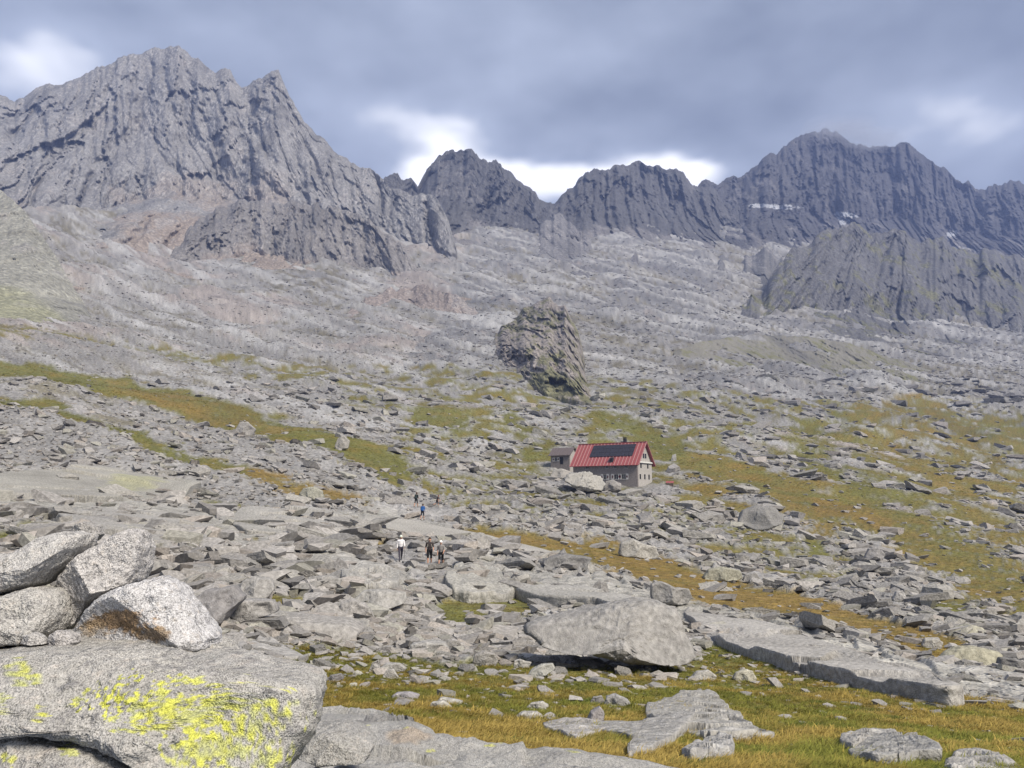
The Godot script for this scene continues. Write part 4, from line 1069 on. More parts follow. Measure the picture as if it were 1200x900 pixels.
		["bedrock_slab", "pale bedrock hump at the lower end of the whaleback", [[255, 606], [290, 597], [335, 592], [380, 600], [420, 610], [405, 624], [350, 628], [290, 622]], Vector3(0.42, 0.41, 0.385), {"high": 0.35, "around": 180, "rings": 50, "layer": 1.0}],
		["bedrock_slab", "grey bedrock slab between the cairn and the whaleback", [[60, 604], [120, 598], [200, 606], [250, 618], [240, 634], [170, 636], [110, 626]], Vector3(0.40, 0.39, 0.37), {"high": 0.3, "around": 180, "rings": 50, "layer": 1.0}],
		["bedrock_slab", "narrow pale bedrock ramp on which the blue hiker walks", [[425, 604], [480, 609], [560, 625], [640, 645], [692, 662], [680, 669], [600, 652], [520, 634], [430, 614]], Vector3(0.47, 0.455, 0.42), {"high": 0.35, "around": 240, "rings": 40, "layer": 0.3, "mid": [560, 636]}],
		["bedrock_slab", "long pale bedrock slab running down beside the meadow", [[800, 712], [860, 720], [930, 740], [1000, 762], [1060, 780], [1135, 806], [1120, 810], [1040, 797], [960, 780], [880, 760], [825, 740]], Vector3(0.47, 0.455, 0.43), {"high": 0.18, "around": 300, "rings": 60, "layer": 0.6, "mid": [950, 756]}],
		["bedrock_slab", "pale layered bedrock step above the huge cracked boulder", [[600, 690], [640, 682], [700, 694], [770, 712], [800, 722], [770, 726], [700, 708], [640, 702]], Vector3(0.43, 0.42, 0.395), {"high": 0.3, "around": 180, "rings": 40, "layer": 0.6}],
		["boulder", "grey block in the lower right talus", [[1012, 655], [1018, 643], [1030, 640], [1037, 650], [1032, 658]], Vector3(0.36, 0.35, 0.345), {}],
		["boulder", "white-topped block beside the green hollow in the right talus", [[1045, 703], [1050, 693], [1058, 692], [1062, 700], [1054, 706]], Vector3(0.46, 0.45, 0.44), {}],
	]
	for a in list:
		var bottom := 0.0
		var bx := 0.0
		for p in a[2]:
			if p[1] > bottom:
				bottom = p[1]
				bx = p[0]
		var g := seat(bx, bottom - 1.0)
		var d := -g.z + 0.15
		var look: Dictionary = a[4].merged({"color": a[3], "around": 72, "rings": 22})
		var wide := 0.0
		for p in a[2]:
			for q in a[2]: wide = maxf(wide, absf(p[0] - q[0]))
		if look.has("high"):
			slab(a[0], a[1], "slab", a[2], look.high, look)
			continue
		boulder(a[0], a[1], "rock" if a[0] == "block" else a[0], a[2], d, look.get("thick", wide * d / F * 0.32), look)

const DOWNRIGHT := Vector3(0.82, 0.0, 0.57)

func rock_place(px: float, py: float, size: float, sink: float) -> Transform3D:
	var p := on_ground(px, py)
	var up := (slope_at(px, py) * 0.6 + Vector3(rng.randfn(0, 0.28), 1.0, rng.randfn(0, 0.28))).normalized()
	var along := DOWNRIGHT.rotated(Vector3.UP, rng.randfn(0, 0.55))
	var side := up.cross(along).normalized()
	along = side.cross(up)
	var s := size * Vector3(rng.randf_range(0.8, 1.35), rng.randf_range(0.6, 1.15), rng.randf_range(0.75, 1.15))
	return Transform3D(Basis(along * s.x, up * s.y, side * s.z), p + Vector3(0, size * (0.34 - sink), 0))

func talus() -> void:
	var shapes: Array[Mesh] = []
	var fine: Array[Mesh] = []
	for k in 9: shapes.append(rock_mesh(900 + k, 7, Vector3(1.0, 0.38, 0.72), 0, 0.0))
	for k in 10: fine.append(rock_mesh(950 + k, 9, Vector3(1.0, 0.42, 0.75), 2, 0.05))
	var kinds := [      # the zone, its name, its label
		["talus_block", "angular block of the coarse talus below the slab band", "blocks of the coarse talus"],
		["talus_rock", "rock of the bouldery slope around and below the hut", "rocks of the slope round the hut"],
		["meadow_stone", "stone lying in the grass of the near meadow", "stones strewn in the meadow"],
		["slope_rock", "rock on the ledges and turf west of the hikers", "rocks of the left slope"]]
	var big := []      # [size in the picture, px, py, kind]
	var small := []
	for k in 92000:
		var py := 0.0
		var px := rng.randf_range(-200, 1400)
		py = lerpf(300.0, 800.0, pow(rng.randf(), 0.85)) if k < 47000 else (rng.randf_range(740, 900) if k < 52000 else rng.randf_range(250, 450))
		var turf := turf_at(px, py)
		var zs := zone(z_slab, px, py)
		if turf > 0.5 and rng.randf() > (0.10 if py < 740.0 else 0.28): continue
		if py < 430.0 and rng.randf() < 0.12: continue
		if zs > 0.45 and rng.randf() > 0.14: continue
		if px > 450 and px < 535 and ((py > 650 and py < 690) or (py > 592 and py < 632)) and rng.randf() < 0.8: continue
		if px > 635 and px < 790 and py > 522 and py < (572 if px > 690 else 546): continue
		var blocky := zone(z_block, px, py)
		var base := (lerpf(2.0, 5.2, clampf((py - 430.0) / 290.0, 0.0, 1.0)) if py > 430.0 else lerpf(1.15, 2.0, clampf((py - 330.0) / 100.0, 0.0, 1.0))) * (1.0 + 1.1 * blocky)
		if turf > 0.5: base *= 0.75
		var s := base * pow(rng.randf_range(0.045, 1.0), -0.66) * 0.50
		s = minf(s, 20.0 if px < 440.0 or px > 540.0 else 12.0)
		if py > 745.0: s = minf(s, 11.0)
		if py < 450.0: s = minf(s * (0.6 if k >= 52000 else 0.85), 1.3 + (py - 250.0) * 0.008)
		var kind := 2 if py > 752 else (0 if blocky > 0.4 else (3 if px < 420.0 else 1))
		if s > 6.5 and px > -20 and px < 1220: big.append([s, px, py, kind])
		else: small.append([s, px, py])
	big.sort_custom(func(a, b): return a[0] > b[0])
	print("rocks ", big.size(), " ", small.size())
	var count := [0, 0, 0, 0]
	for b in big:
		var p := on_ground(b[1], b[2])
		if count[b[3]] >= [110, 110, 60, 60][b[3]]:
			small.append(b)
			continue
		count[b[3]] += 1
		var tone := rng.randi() % 4
		var o := put(kinds[b[3]][0], fine[rng.randi() % fine.size()], tinted(tone), self)
		o.transform = rock_place(b[1], b[2], b[0] * -p.z / F, rng.randf_range(0.05, 0.25))
		var low_built := o.transform.basis.y.length() < 0.85 * o.transform.basis.x.length()
		tag(o, "%s %s %s" % [["grey", "mid-grey", "pale", "dark grey"][tone], "flat" if low_built else "chunky", kinds[b[3]][1]], "stone" if b[3] == 2 else "rock", kinds[b[3]][2])
	var mm: Array[MultiMesh] = []
	var per := []
	for k in shapes.size(): per.append([])
	for b in small: per[rng.randi() % shapes.size()].append(b)
	var root := thing("rubble", Vector3.ZERO, "countless small grey stones of scree and talus covering the slope", "rubble", "", "stuff")
	for k in shapes.size():
		var m := MultiMesh.new()
		m.transform_format = MultiMesh.TRANSFORM_3D
		m.use_colors = true
		m.mesh = shapes[k]
		m.instance_count = per[k].size()
		for i in per[k].size():
			var b = per[k][i]
			var p := on_ground(b[1], b[2])
			m.set_instance_transform(i, rock_place(b[1], b[2], b[0] * -p.z / F, rng.randf_range(0.0, 0.3) + (0.22 if b[2] < 450.0 else 0.0)))
			var g := rng.randf_range(0.72, 1.22)
			var c := Vector3(0.405, 0.388, 0.37) * g
			var hue := rng.randf()
			if hue < 0.16: c *= Vector3(1.03, 0.985, 0.94)
			elif hue < 0.30: c *= Vector3(0.99, 1.005, 0.93)
			elif hue < 0.34 and b[2] > 470.0: c *= 0.65
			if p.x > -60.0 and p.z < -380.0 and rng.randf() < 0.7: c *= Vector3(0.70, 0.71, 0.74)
			m.set_instance_color(i, Color(c.x, c.y, c.z))
		var o := MultiMeshInstance3D.new()
		o.name = "rubble_stones"
		o.multimesh = m
		o.material_override = M.granite_small
		o.set_meta("kind", "stuff")
		root.add_child(o, true)

func tinted(k: int) -> StandardMaterial3D:      # four tones of granite
	var key := "granite_tone_%d" % k
	if not M.has(key):
		var m: StandardMaterial3D = M.granite.duplicate()
		m.resource_name = key
		var c: Color = [Color(0.40, 0.385, 0.36), Color(0.36, 0.35, 0.335), Color(0.44, 0.425, 0.395), Color(0.32, 0.31, 0.30)][k]
		m.albedo_color = c.linear_to_srgb()
		M[key] = m
	return M[key]

# ------------------------------------------------------------------ the hut
func add_box(st: SurfaceTool, lo: Vector3, hi: Vector3) -> void:
	var p := []
	for k in 8: p.append(Vector3(hi.x if k & 1 else lo.x, hi.y if k & 2 else lo.y, hi.z if k & 4 else lo.z))
	for f in [[0, 4, 6, 2], [1, 3, 7, 5], [0, 1, 5, 4], [2, 6, 7, 3], [0, 2, 3, 1], [4, 5, 7, 6]]: add_quad(st, p[f[0]], p[f[1]], p[f[2]], p[f[3]])

func add_quad(st: SurfaceTool, a: Vector3, b: Vector3, c: Vector3, d: Vector3) -> void:      # counter-clockwise seen from outside
	var n := (b - a).cross(c - a).normalized()
	for p in [a, c, b, a, d, c]:
		st.set_normal(n)
		st.add_vertex(p)

func add_prism(st: SurfaceTool, ring: Array, offset: Vector3) -> void:      # a polygon pushed along offset
	var n := (ring[1] - ring[0] as Vector3).cross(ring[2] - ring[0])
	var r := ring.duplicate()
	if n.dot(offset) > 0.0: r.reverse()
	for k in range(1, r.size() - 1):
		add_tri(st, r[0], r[k], r[k + 1])
		add_tri(st, r[0] + offset, r[k + 1] + offset, r[k] + offset)
	for k in r.size():
		var a: Vector3 = r[k]
		var b: Vector3 = r[(k + 1) % r.size()]
		add_quad(st, b, a, a + offset, b + offset)

func add_tri(st: SurfaceTool, a: Vector3, b: Vector3, c: Vector3) -> void:
	var n := (b - a).cross(c - a).normalized()
	for p in [a, c, b]:
		st.set_normal(n)
		st.add_vertex(p)

func tool() -> SurfaceTool:
	var st := SurfaceTool.new()
	st.begin(Mesh.PRIMITIVE_TRIANGLES)
	return st

func box_part(parent: Node, called: String, lo: Vector3, hi: Vector3, m: Material) -> MeshInstance3D:
	var st := tool()
	add_box(st, lo, hi)
	return put(called, st.commit(), m, parent)

# a wall in the plane z = 0 (outside towards +z) from x0 to x1 with real openings [x, y, width, height]
func wall_mesh(x0: float, x1: float, y0: float, y1: float, thick: float, holes: Array) -> ArrayMesh:
	var st := tool()
	var xs := [x0, x1]
	var ys := [y0, y1]
	for h in holes:
		xs.append_array([h[0], h[0] + h[2]])
		ys.append_array([h[1], h[1] + h[3]])
	xs.sort()
	ys.sort()
	for i in xs.size() - 1:
		for j in ys.size() - 1:
			if xs[i + 1] - xs[i] < 0.001 or ys[j + 1] - ys[j] < 0.001: continue
			var mx: float = (xs[i] + xs[i + 1]) * 0.5
			var my: float = (ys[j] + ys[j + 1]) * 0.5
			var open := false
			for h in holes: open = open or (mx > h[0] and mx < h[0] + h[2] and my > h[1] and my < h[1] + h[3])
			if not open: add_box(st, Vector3(xs[i], ys[j], -thick), Vector3(xs[i + 1], ys[j + 1], 0))
	return st.commit()

func window(wall: Node, h: Array, shutters: bool) -> void:
	var x: float = h[0]
	var y: float = h[1]
	var w: float = h[2]
	var t: float = h[3]
	var st := tool()
	for b in [[x, y, x + w, y + 0.08], [x, y + t - 0.08, x + w, y + t], [x, y + 0.08, x + 0.08, y + t - 0.08], [x + w - 0.08, y + 0.08, x + w, y + t - 0.08], [x + w * 0.5 - 0.04, y + 0.08, x + w * 0.5 + 0.04, y + t - 0.08]]:
		add_box(st, Vector3(b[0], b[1], -0.22), Vector3(b[2], b[3], -0.12))
	var f := put("window", st.commit(), M.white_paint, wall)
	box_part(f, "pane", Vector3(x + 0.06, y + 0.06, -0.20), Vector3(x + w - 0.06, y + t - 0.06, -0.17), M.dark_glass)
	box_part(f, "sill", Vector3(x - 0.1, y - 0.1, -0.12), Vector3(x + w + 0.1, y, 0.12), M.pale_stone)
	if shutters:
		for s in [-1, 1]:
			var cx: float = x + w * 0.5 + s * (w * 0.5 + 0.32)
			var sh := box_part(wall, "shutter", Vector3(cx - 0.3, y - 0.05, 0.01), Vector3(cx + 0.3, y + t + 0.05, 0.06), M.white_paint)
			var dt := tool()
			add_prism(dt, [Vector3(cx, y + 0.12, 0.06), Vector3(cx + 0.22, y + t * 0.5, 0.06), Vector3(cx, y + t - 0.12, 0.06), Vector3(cx - 0.22, y + t * 0.5, 0.06)], Vector3(0, 0, 0.012))
			put("diamond", dt.commit(), M.dark_red, sh)

func hut_materials() -> void:
	var a := grey_image(noise(31, 60.0, 4, 0.6), 256)
	var b := grey_image(noise(32, 7.0, 2, 0.6), 256)
	var c := grey_image(noise(33, 3.0, 1, 0.6, FastNoiseLite.TYPE_VALUE), 256)
	var weather := mixed(256, [[a, 0.5], [b, 0.35], [c, 0.2]], 0.70, 1.1)
	for e in [["stone_wall", Color(0.30, 0.27, 0.255), 0.95], ["red_sheet", Color(0.33, 0.095, 0.098), 0.6], ["seam_sheet", Color(0.46, 0.24, 0.235), 0.6], ["white_paint", Color(0.75, 0.74, 0.71), 0.7], ["pale_stone", Color(0.48, 0.46, 0.43), 0.9], ["timber", Color(0.22, 0.17, 0.13), 0.9],
		["dark_red", Color(0.10, 0.02, 0.02), 0.7], ["slate_sheet", Color(0.16, 0.135, 0.135), 0.7], ["dark_metal", Color(0.05, 0.05, 0.055), 0.6], ["pale_wall", Color(0.43, 0.41, 0.385), 0.95]]:
		var col: Color = e[1]
		var m := mat(e[0], col.linear_to_srgb(), e[2])
		m.uv1_triplanar = true
		m.uv1_scale = Vector3.ONE * 0.45
		m.albedo_texture = weather
	mat("dark_glass", Color(0.06, 0.07, 0.09), 0.15).metallic_specular = 0.5
	mat("solar_cell", Color(0.17, 0.16, 0.19), 0.4).metallic_specular = 0.5

func hut() -> void:
	hut_materials()
	var h := thing("mountain_hut", at(747.5, 568.0, 184.0), "stone mountain hut with a red metal roof and dark solar panels", "building")
	h.rotation.y = -deg_to_rad(33.0)
	var L := 17.0
	var W := 8.4
	var E := 5.3
	var R := 10.1
	# long front wall
	var front := [[-15.6, 1.3, 0.9, 1.2], [-13.2, 1.3, 0.9, 1.2], [-8.9, 1.3, 0.9, 1.25], [-6.1, 1.3, 1.1, 1.25], [-4.1, 1.3, 1.1, 1.25], [-8.3, 3.9, 0.8, 0.9], [-6.2, 3.9, 0.8, 0.9], [-3.4, 3.9, 0.8, 0.9], [-11.6, 0.0, 1.1, 2.1], [-13.6, 3.9, 0.8, 0.9]]
	var w := put("wall", wall_mesh(-L, 0, -3.0, E, 0.5, front), M.stone_wall, h)
	w.set_meta("label", "long grey stone front wall with shuttered windows")
	for k in front.size():
		if k == 8: box_part(w, "door", Vector3(-11.6, 0.0, -0.3), Vector3(-10.5, 2.1, -0.2), M.timber)
		else: window(w, front[k], k in [3, 4, 2])
	# gable wall turned to the right
	var g := Node3D.new()
	g.name = "end_wall"
	h.add_child(g)
	g.position = Vector3(0, 0, 0)
	g.rotation.y = PI / 2
	var side := [[1.1, 1.3, 0.9, 1.2], [3.7, 1.3, 0.9, 1.2], [6.2, 1.3, 0.9, 1.2], [1.6, 3.9, 0.9, 1.1], [5.6, 3.9, 0.9, 1.1]]
	var gw := put("masonry", wall_mesh(0.5, W, -3.0, E, 0.5, side), M.pale_wall, g)
	for s in side:
		var st := tool()
		for b in [[s[0], s[1], s[0] + s[2], s[1] + 0.08], [s[0], s[1] + s[3] - 0.08, s[0] + s[2], s[1] + s[3]], [s[0], s[1] + 0.08, s[0] + 0.08, s[1] + s[3] - 0.08], [s[0] + s[2] - 0.08, s[1] + 0.08, s[0] + s[2], s[1] + s[3] - 0.08]]:
			add_box(st, Vector3(b[0], b[1], -0.22), Vector3(b[2], b[3], -0.12))
		add_box(st, Vector3(s[0] + 0.06, s[1] + 0.06, -0.21), Vector3(s[0] + s[2] - 0.06, s[1] + s[3] - 0.06, -0.18))
		put("window", st.commit(), M.dark_glass, g)
		box_part(g, "lintel", Vector3(s[0] - 0.1, s[1] + s[3], -0.1), Vector3(s[0] + s[2] + 0.1, s[1] + s[3] + 0.18, 0.03), M.pale_stone)
	var gt := tool()
	add_prism(gt, [Vector3(0.1, E + 0.003, 0), Vector3(W - 0.1, E + 0.003, 0), Vector3(W * 0.5, R - 0.35, 0)], Vector3(0, 0, -0.4))
	put("gable_boards", gt.commit(), M.pale_wall, g)
	box_part(g, "cornice", Vector3(0.3, E - 0.15, 0.01), Vector3(W + 0.3, E + 0.15, 0.35), M.white_paint)
	for k in 2: box_part(g, "gable_window", Vector3(W * 0.5 - 1.0 + k * 1.2, E + 1.0, 0.003), Vector3(W * 0.5 - 0.2 + k * 1.2, E + 2.1, 0.06), M.dark_glass)
	# hidden walls close the house
	box_part(h, "back_wall", Vector3(-L, -3.0, -W), Vector3(-0.5, E, -W + 0.5), M.stone_wall)
	box_part(h, "far_wall", Vector3(-L, -3.0, -W + 0.5), Vector3(-L + 0.5, E, -0.5), M.stone_wall)
	var fg := tool()
	add_prism(fg, [Vector3(-L, E + 0.003, -0.1), Vector3(-L, E + 0.003, -W + 0.1), Vector3(-L, R - 0.35, -W * 0.5)], Vector3(0.4, 0, 0))
	put("far_gable", fg.commit(), M.timber, h)
	# roof: two sheet slopes with standing seams
	var out := 0.75
	var drop := (R - E) / (W * 0.5) * out
	var x0 := -L - 0.6
	var x1 := 0.7
	for s in [1.0, -1.0]:
		var eave: Vector3 = Vector3(0, E - drop + 0.1, -W * 0.5 + s * (W * 0.5 + out))
		var top := Vector3(0, R + 0.1, -W * 0.5)
		var nn: Vector3 = Vector3(0, (W * 0.5), s * (R - E)).normalized()
		var st := tool()
		add_prism(st, [eave + Vector3(x0, 0, 0), eave + Vector3(x1, 0, 0), top + Vector3(x1, 0, 0), top + Vector3(x0, 0, 0)], nn * -0.14)
		var slope := put("roof_slope", st.commit(), M.red_sheet, h)
		var sm := tool()
		var n := 20
		for k in n + 1:
			var x := lerpf(x0 + 0.05, x1 - 0.05, k / float(n))
			add_prism(sm, [eave + Vector3(x - 0.09, 0, 0), eave + Vector3(x + 0.09, 0, 0), top + Vector3(x + 0.09, -0.02, 0), top + Vector3(x - 0.09, -0.02, 0)], nn * 0.09)
		put("standing_seams", sm.commit(), M.seam_sheet, slope)
		if s > 0.0:
			for cx in 11:
				for cy in 3:
					var u0 := lerpf(0.25, 0.87, cx / 11.0)
					var u1 := lerpf(0.25, 0.87, (cx + 1) / 11.0) - 0.0025
					var v0 := lerpf(0.10, 0.62, cy / 3.0)
					var v1 := lerpf(0.10, 0.62, (cy + 1) / 3.0) - 0.007
					var pt := []
					for q in [[u0, v1], [u1, v1], [u1, v0], [u0, v0]]: pt.append(top.lerp(eave, q[1]) + Vector3(lerpf(x0, x1, q[0]), 0, 0) + nn * 0.14)
					var ps := tool()
					add_prism(ps, pt, nn * 0.05)
					put("solar_panel", ps.commit(), M.solar_cell, slope)
			var vent := top.lerp(eave, 0.80) + Vector3(lerpf(x0, x1, 0.60), 0, 0)
			var vs := tool()
			add_box(vs, vent + Vector3(-0.4, -0.3, -0.3), vent + Vector3(0.4, 0.55, 0.45))
			add_prism(vs, [vent + Vector3(-0.55, 0.56, 0.6), vent + Vector3(0.55, 0.56, 0.6), vent + Vector3(0.55, 0.85, -0.5), vent + Vector3(-0.55, 0.85, -0.5)], Vector3(0, 0.06, 0))
			put("dormer", vs.commit(), M.dark_metal, slope)
	box_part(h, "ridge_cap", Vector3(x0, R + 0.02, -W * 0.5 - 0.22), Vector3(x1, R + 0.2, -W * 0.5 + 0.22), M.red_sheet)
	var ch := box_part(h, "chimney", Vector3(-5.6, R - 0.8, -W * 0.5 - 0.95), Vector3(-4.9, R + 1.2, -W * 0.5 - 0.25), M.dark_metal)
	box_part(ch, "chimney_cap", Vector3(-5.7, R + 1.3, -W * 0.5 - 1.05), Vector3(-4.8, R + 1.42, -W * 0.5 - 0.15), M.dark_metal)
	# the small store house beside it
	var s := thing("store_shed", at(667.5, 544.0, 203.0), "small stone shed with a dark grey roof beside the hut", "building")
	s.rotation.y = -deg_to_rad(33.0)
	var sh := [[-4.4, 0.9, 0.8, 0.9], [-2.9, 0.0, 1.0, 1.9]]
	var sw := put("wall", wall_mesh(-5.6, 0, -2.5, 2.6, 0.35, sh), M.stone_wall, s)
	window(sw, sh[0], true)
	box_part(sw, "door", Vector3(-2.9, 0.0, -0.3), Vector3(-1.9, 1.9, -0.2), M.dark_metal)
	var sg := tool()
	add_prism(sg, [Vector3(0, -2.5, -0.35), Vector3(0, -2.5, -4.2), Vector3(0, 2.6, -4.2), Vector3(0, 4.3, -2.1), Vector3(0, 2.6, -0.35)], Vector3(-0.35, 0, 0))
	put("end_wall", sg.commit(), M.pale_wall, s)
	box_part(s, "back_wall", Vector3(-5.6, -2.5, -4.2), Vector3(-0.35, 2.6, -3.9), M.stone_wall)
	box_part(s, "far_wall", Vector3(-5.6, -2.5, -3.9), Vector3(-5.3, 2.6, -0.35), M.stone_wall)
	for k in [1.0, -1.0]:
		var st := tool()
		var e0: Vector3 = Vector3(0, 2.35, -2.1 + k * 2.6)
		var t0 := Vector3(0, 4.45, -2.1)
		add_prism(st, [e0 + Vector3(-6.1, 0, 0), e0 + Vector3(0.5, 0, 0), t0 + Vector3(0.5, 0, 0), t0 + Vector3(-6.1, 0, 0)], Vector3(0, -0.14, 0))
		var rs := put("roof_slope", st.commit(), M.slate_sheet, s)
		var sm := tool()
		for q in 9:
			var x := lerpf(-6.0, 0.4, q / 8.0)
			add_prism(sm, [e0 + Vector3(x - 0.05, 0, 0), e0 + Vector3(x + 0.05, 0, 0), t0 + Vector3(x + 0.05, 0, 0), t0 + Vector3(x - 0.05, 0, 0)], Vector3(0, 0.08, 0))
		put("roof_battens", sm.commit(), M.slate_sheet, rs)
	# low red-brown roof beyond the end wall
	var r := thing("wood_shelter", on_ground(785, 566), "low open shelter with a red-brown roof beyond the hut's end wall", "shelter")
	r.rotation.y = -0.2
	var rt := tool()
	add_prism(rt, [Vector3(-0.9, 0.55, 0.6), Vector3(0.9, 0.55, 0.6), Vector3(0.9, 0.95, -0.7), Vector3(-0.9, 0.95, -0.7)], Vector3(0, 0.08, 0))
	put("roof_slope", rt.commit(), M.red_sheet, r)
	for x in [-0.75, 0.75]:
		for z in [0.45, -0.55]: box_part(r, "post", Vector3(x - 0.06, -0.6, z - 0.06), Vector3(x + 0.06, 0.57 if z > 0 else 0.89, z + 0.06), M.timber)
	box_part(r, "wood_pile", Vector3(-0.68, -0.5, -0.48), Vector3(0.68, 0.45, 0.36), M.timber)

# ------------------------------------------------------------------ people
# A body is a field: the smooth union of tapered capsules between joints, meshed as surface nets.
func capsule_mesh(bones: Array, cell: float, blend: float, v: PackedVector3Array, col: PackedColorArray, idx: PackedInt32Array) -> void:
	var lo := Vector3.INF
	var hi := -Vector3.INF
	for b in bones:
		var r := maxf(b[2], b[3]) + cell * 3.0
		for p in [b[0], b[1]]:
			lo = lo.min(p - Vector3.ONE * r)
			hi = hi.max(p + Vector3.ONE * r)
	var n := Vector3i(((hi - lo) / cell).ceil()) + Vector3i.ONE
	var field := PackedFloat32Array()
	field.resize(n.x * n.y * n.z)
	field.fill(1.0)
	var who := PackedByteArray()
	who.resize(n.x * n.y * n.z)
	var best := field.duplicate()
	for k in bones.size():
		var b = bones[k]
		var pa: Vector3 = b[0]
		var pb: Vector3 = b[1]
		var ra: float = b[2]
		var rb: float = b[3]
		var flat: float = b[5] if b.size() > 5 else 1.0      # front-to-back squash
		var m := maxf(ra, rb) + cell * 2.0 + blend
		var a0 := Vector3i(((pa.min(pb) - Vector3.ONE * m - lo) / cell).floor()).max(Vector3i.ZERO)
		var a1 := Vector3i(((pa.max(pb) + Vector3.ONE * m - lo) / cell).ceil()).min(n - Vector3i.ONE)
		var ab := pb - pa
		var l2 := maxf(ab.length_squared(), 1e-8)
		for z in range(a0.z, a1.z + 1):
			for y in range(a0.y, a1.y + 1):
				for x in range(a0.x, a1.x + 1):
					var p := lo + Vector3(x, y, z) * cell - pa
					var t := clampf(p.dot(ab) / l2, 0.0, 1.0)
					var q := p - ab * t
					q.z /= flat
					var d := (q.length() - lerpf(ra, rb, t))
					var at_ := (z * n.y + y) * n.x + x
					if d < best[at_]:
						best[at_] = d
						who[at_] = k
					var f := field[at_]
					var h := clampf(0.5 + 0.5 * (f - d) / blend, 0.0, 1.0)
					field[at_] = lerpf(f, d, h) - blend * h * (1.0 - h)
	var cellv := {}
	var sx := 1
	var sy := n.x
	var sz := n.x * n.y
	for z in n.z - 1:
		for y in n.y - 1:
			var row := (z * n.y + y) * n.x
			for x in n.x - 1:
				var o := row + x
				var c := 0
				var sum := Vector3.ZERO
				var f0 := field[o]
				var first := f0 < 0.0
				if (field[o + 1] < 0.0) == first and (field[o + sy] < 0.0) == first and (field[o + sz] < 0.0) == first and (field[o + 1 + sy] < 0.0) == first and (field[o + 1 + sz] < 0.0) == first and (field[o + sy + sz] < 0.0) == first and (field[o + 1 + sy + sz] < 0.0) == first: continue
				for e in [[0, 0, 0, 1, 0, 0], [0, 1, 0, 1, 1, 0], [0, 0, 1, 1, 0, 1], [0, 1, 1, 1, 1, 1], [0, 0, 0, 0, 1, 0], [1, 0, 0, 1, 1, 0], [0, 0, 1, 0, 1, 1], [1, 0, 1, 1, 1, 1], [0, 0, 0, 0, 0, 1], [1, 0, 0, 1, 0, 1], [0, 1, 0, 0, 1, 1], [1, 1, 0, 1, 1, 1]]:
					var fa := field[o + e[0] + e[1] * sy + e[2] * sz]
					var fb := field[o + e[3] + e[4] * sy + e[5] * sz]
					if (fa < 0.0) != (fb < 0.0):
						sum += Vector3(e[0], e[1], e[2]).lerp(Vector3(e[3], e[4], e[5]), fa / (fa - fb))
						c += 1
				cellv[o] = v.size()
				v.append(lo + (Vector3(x, y, z) + sum / c) * cell)
				col.append(bones[who[o]][4])
	for o in cellv:
		for s in [[sx, sy, sz], [sy, sz, sx], [sz, sx, sy]]:
			var b: int = o + s[0]
			if b >= field.size() or (field[o] < 0.0) == (field[b] < 0.0): continue
			var p: int = o - s[1]
			var q: int = o - s[2]
			var r: int = o - s[1] - s[2]
			if not (cellv.has(p) and cellv.has(q) and cellv.has(r)): continue
			var quad := [cellv[o], cellv[p], cellv[r], cellv[q]]
			if field[o] < 0.0: idx.append_array([quad[0], quad[1], quad[2], quad[0], quad[2], quad[3]])
			else: idx.append_array([quad[0], quad[2], quad[1], quad[0], quad[3], quad[2]])

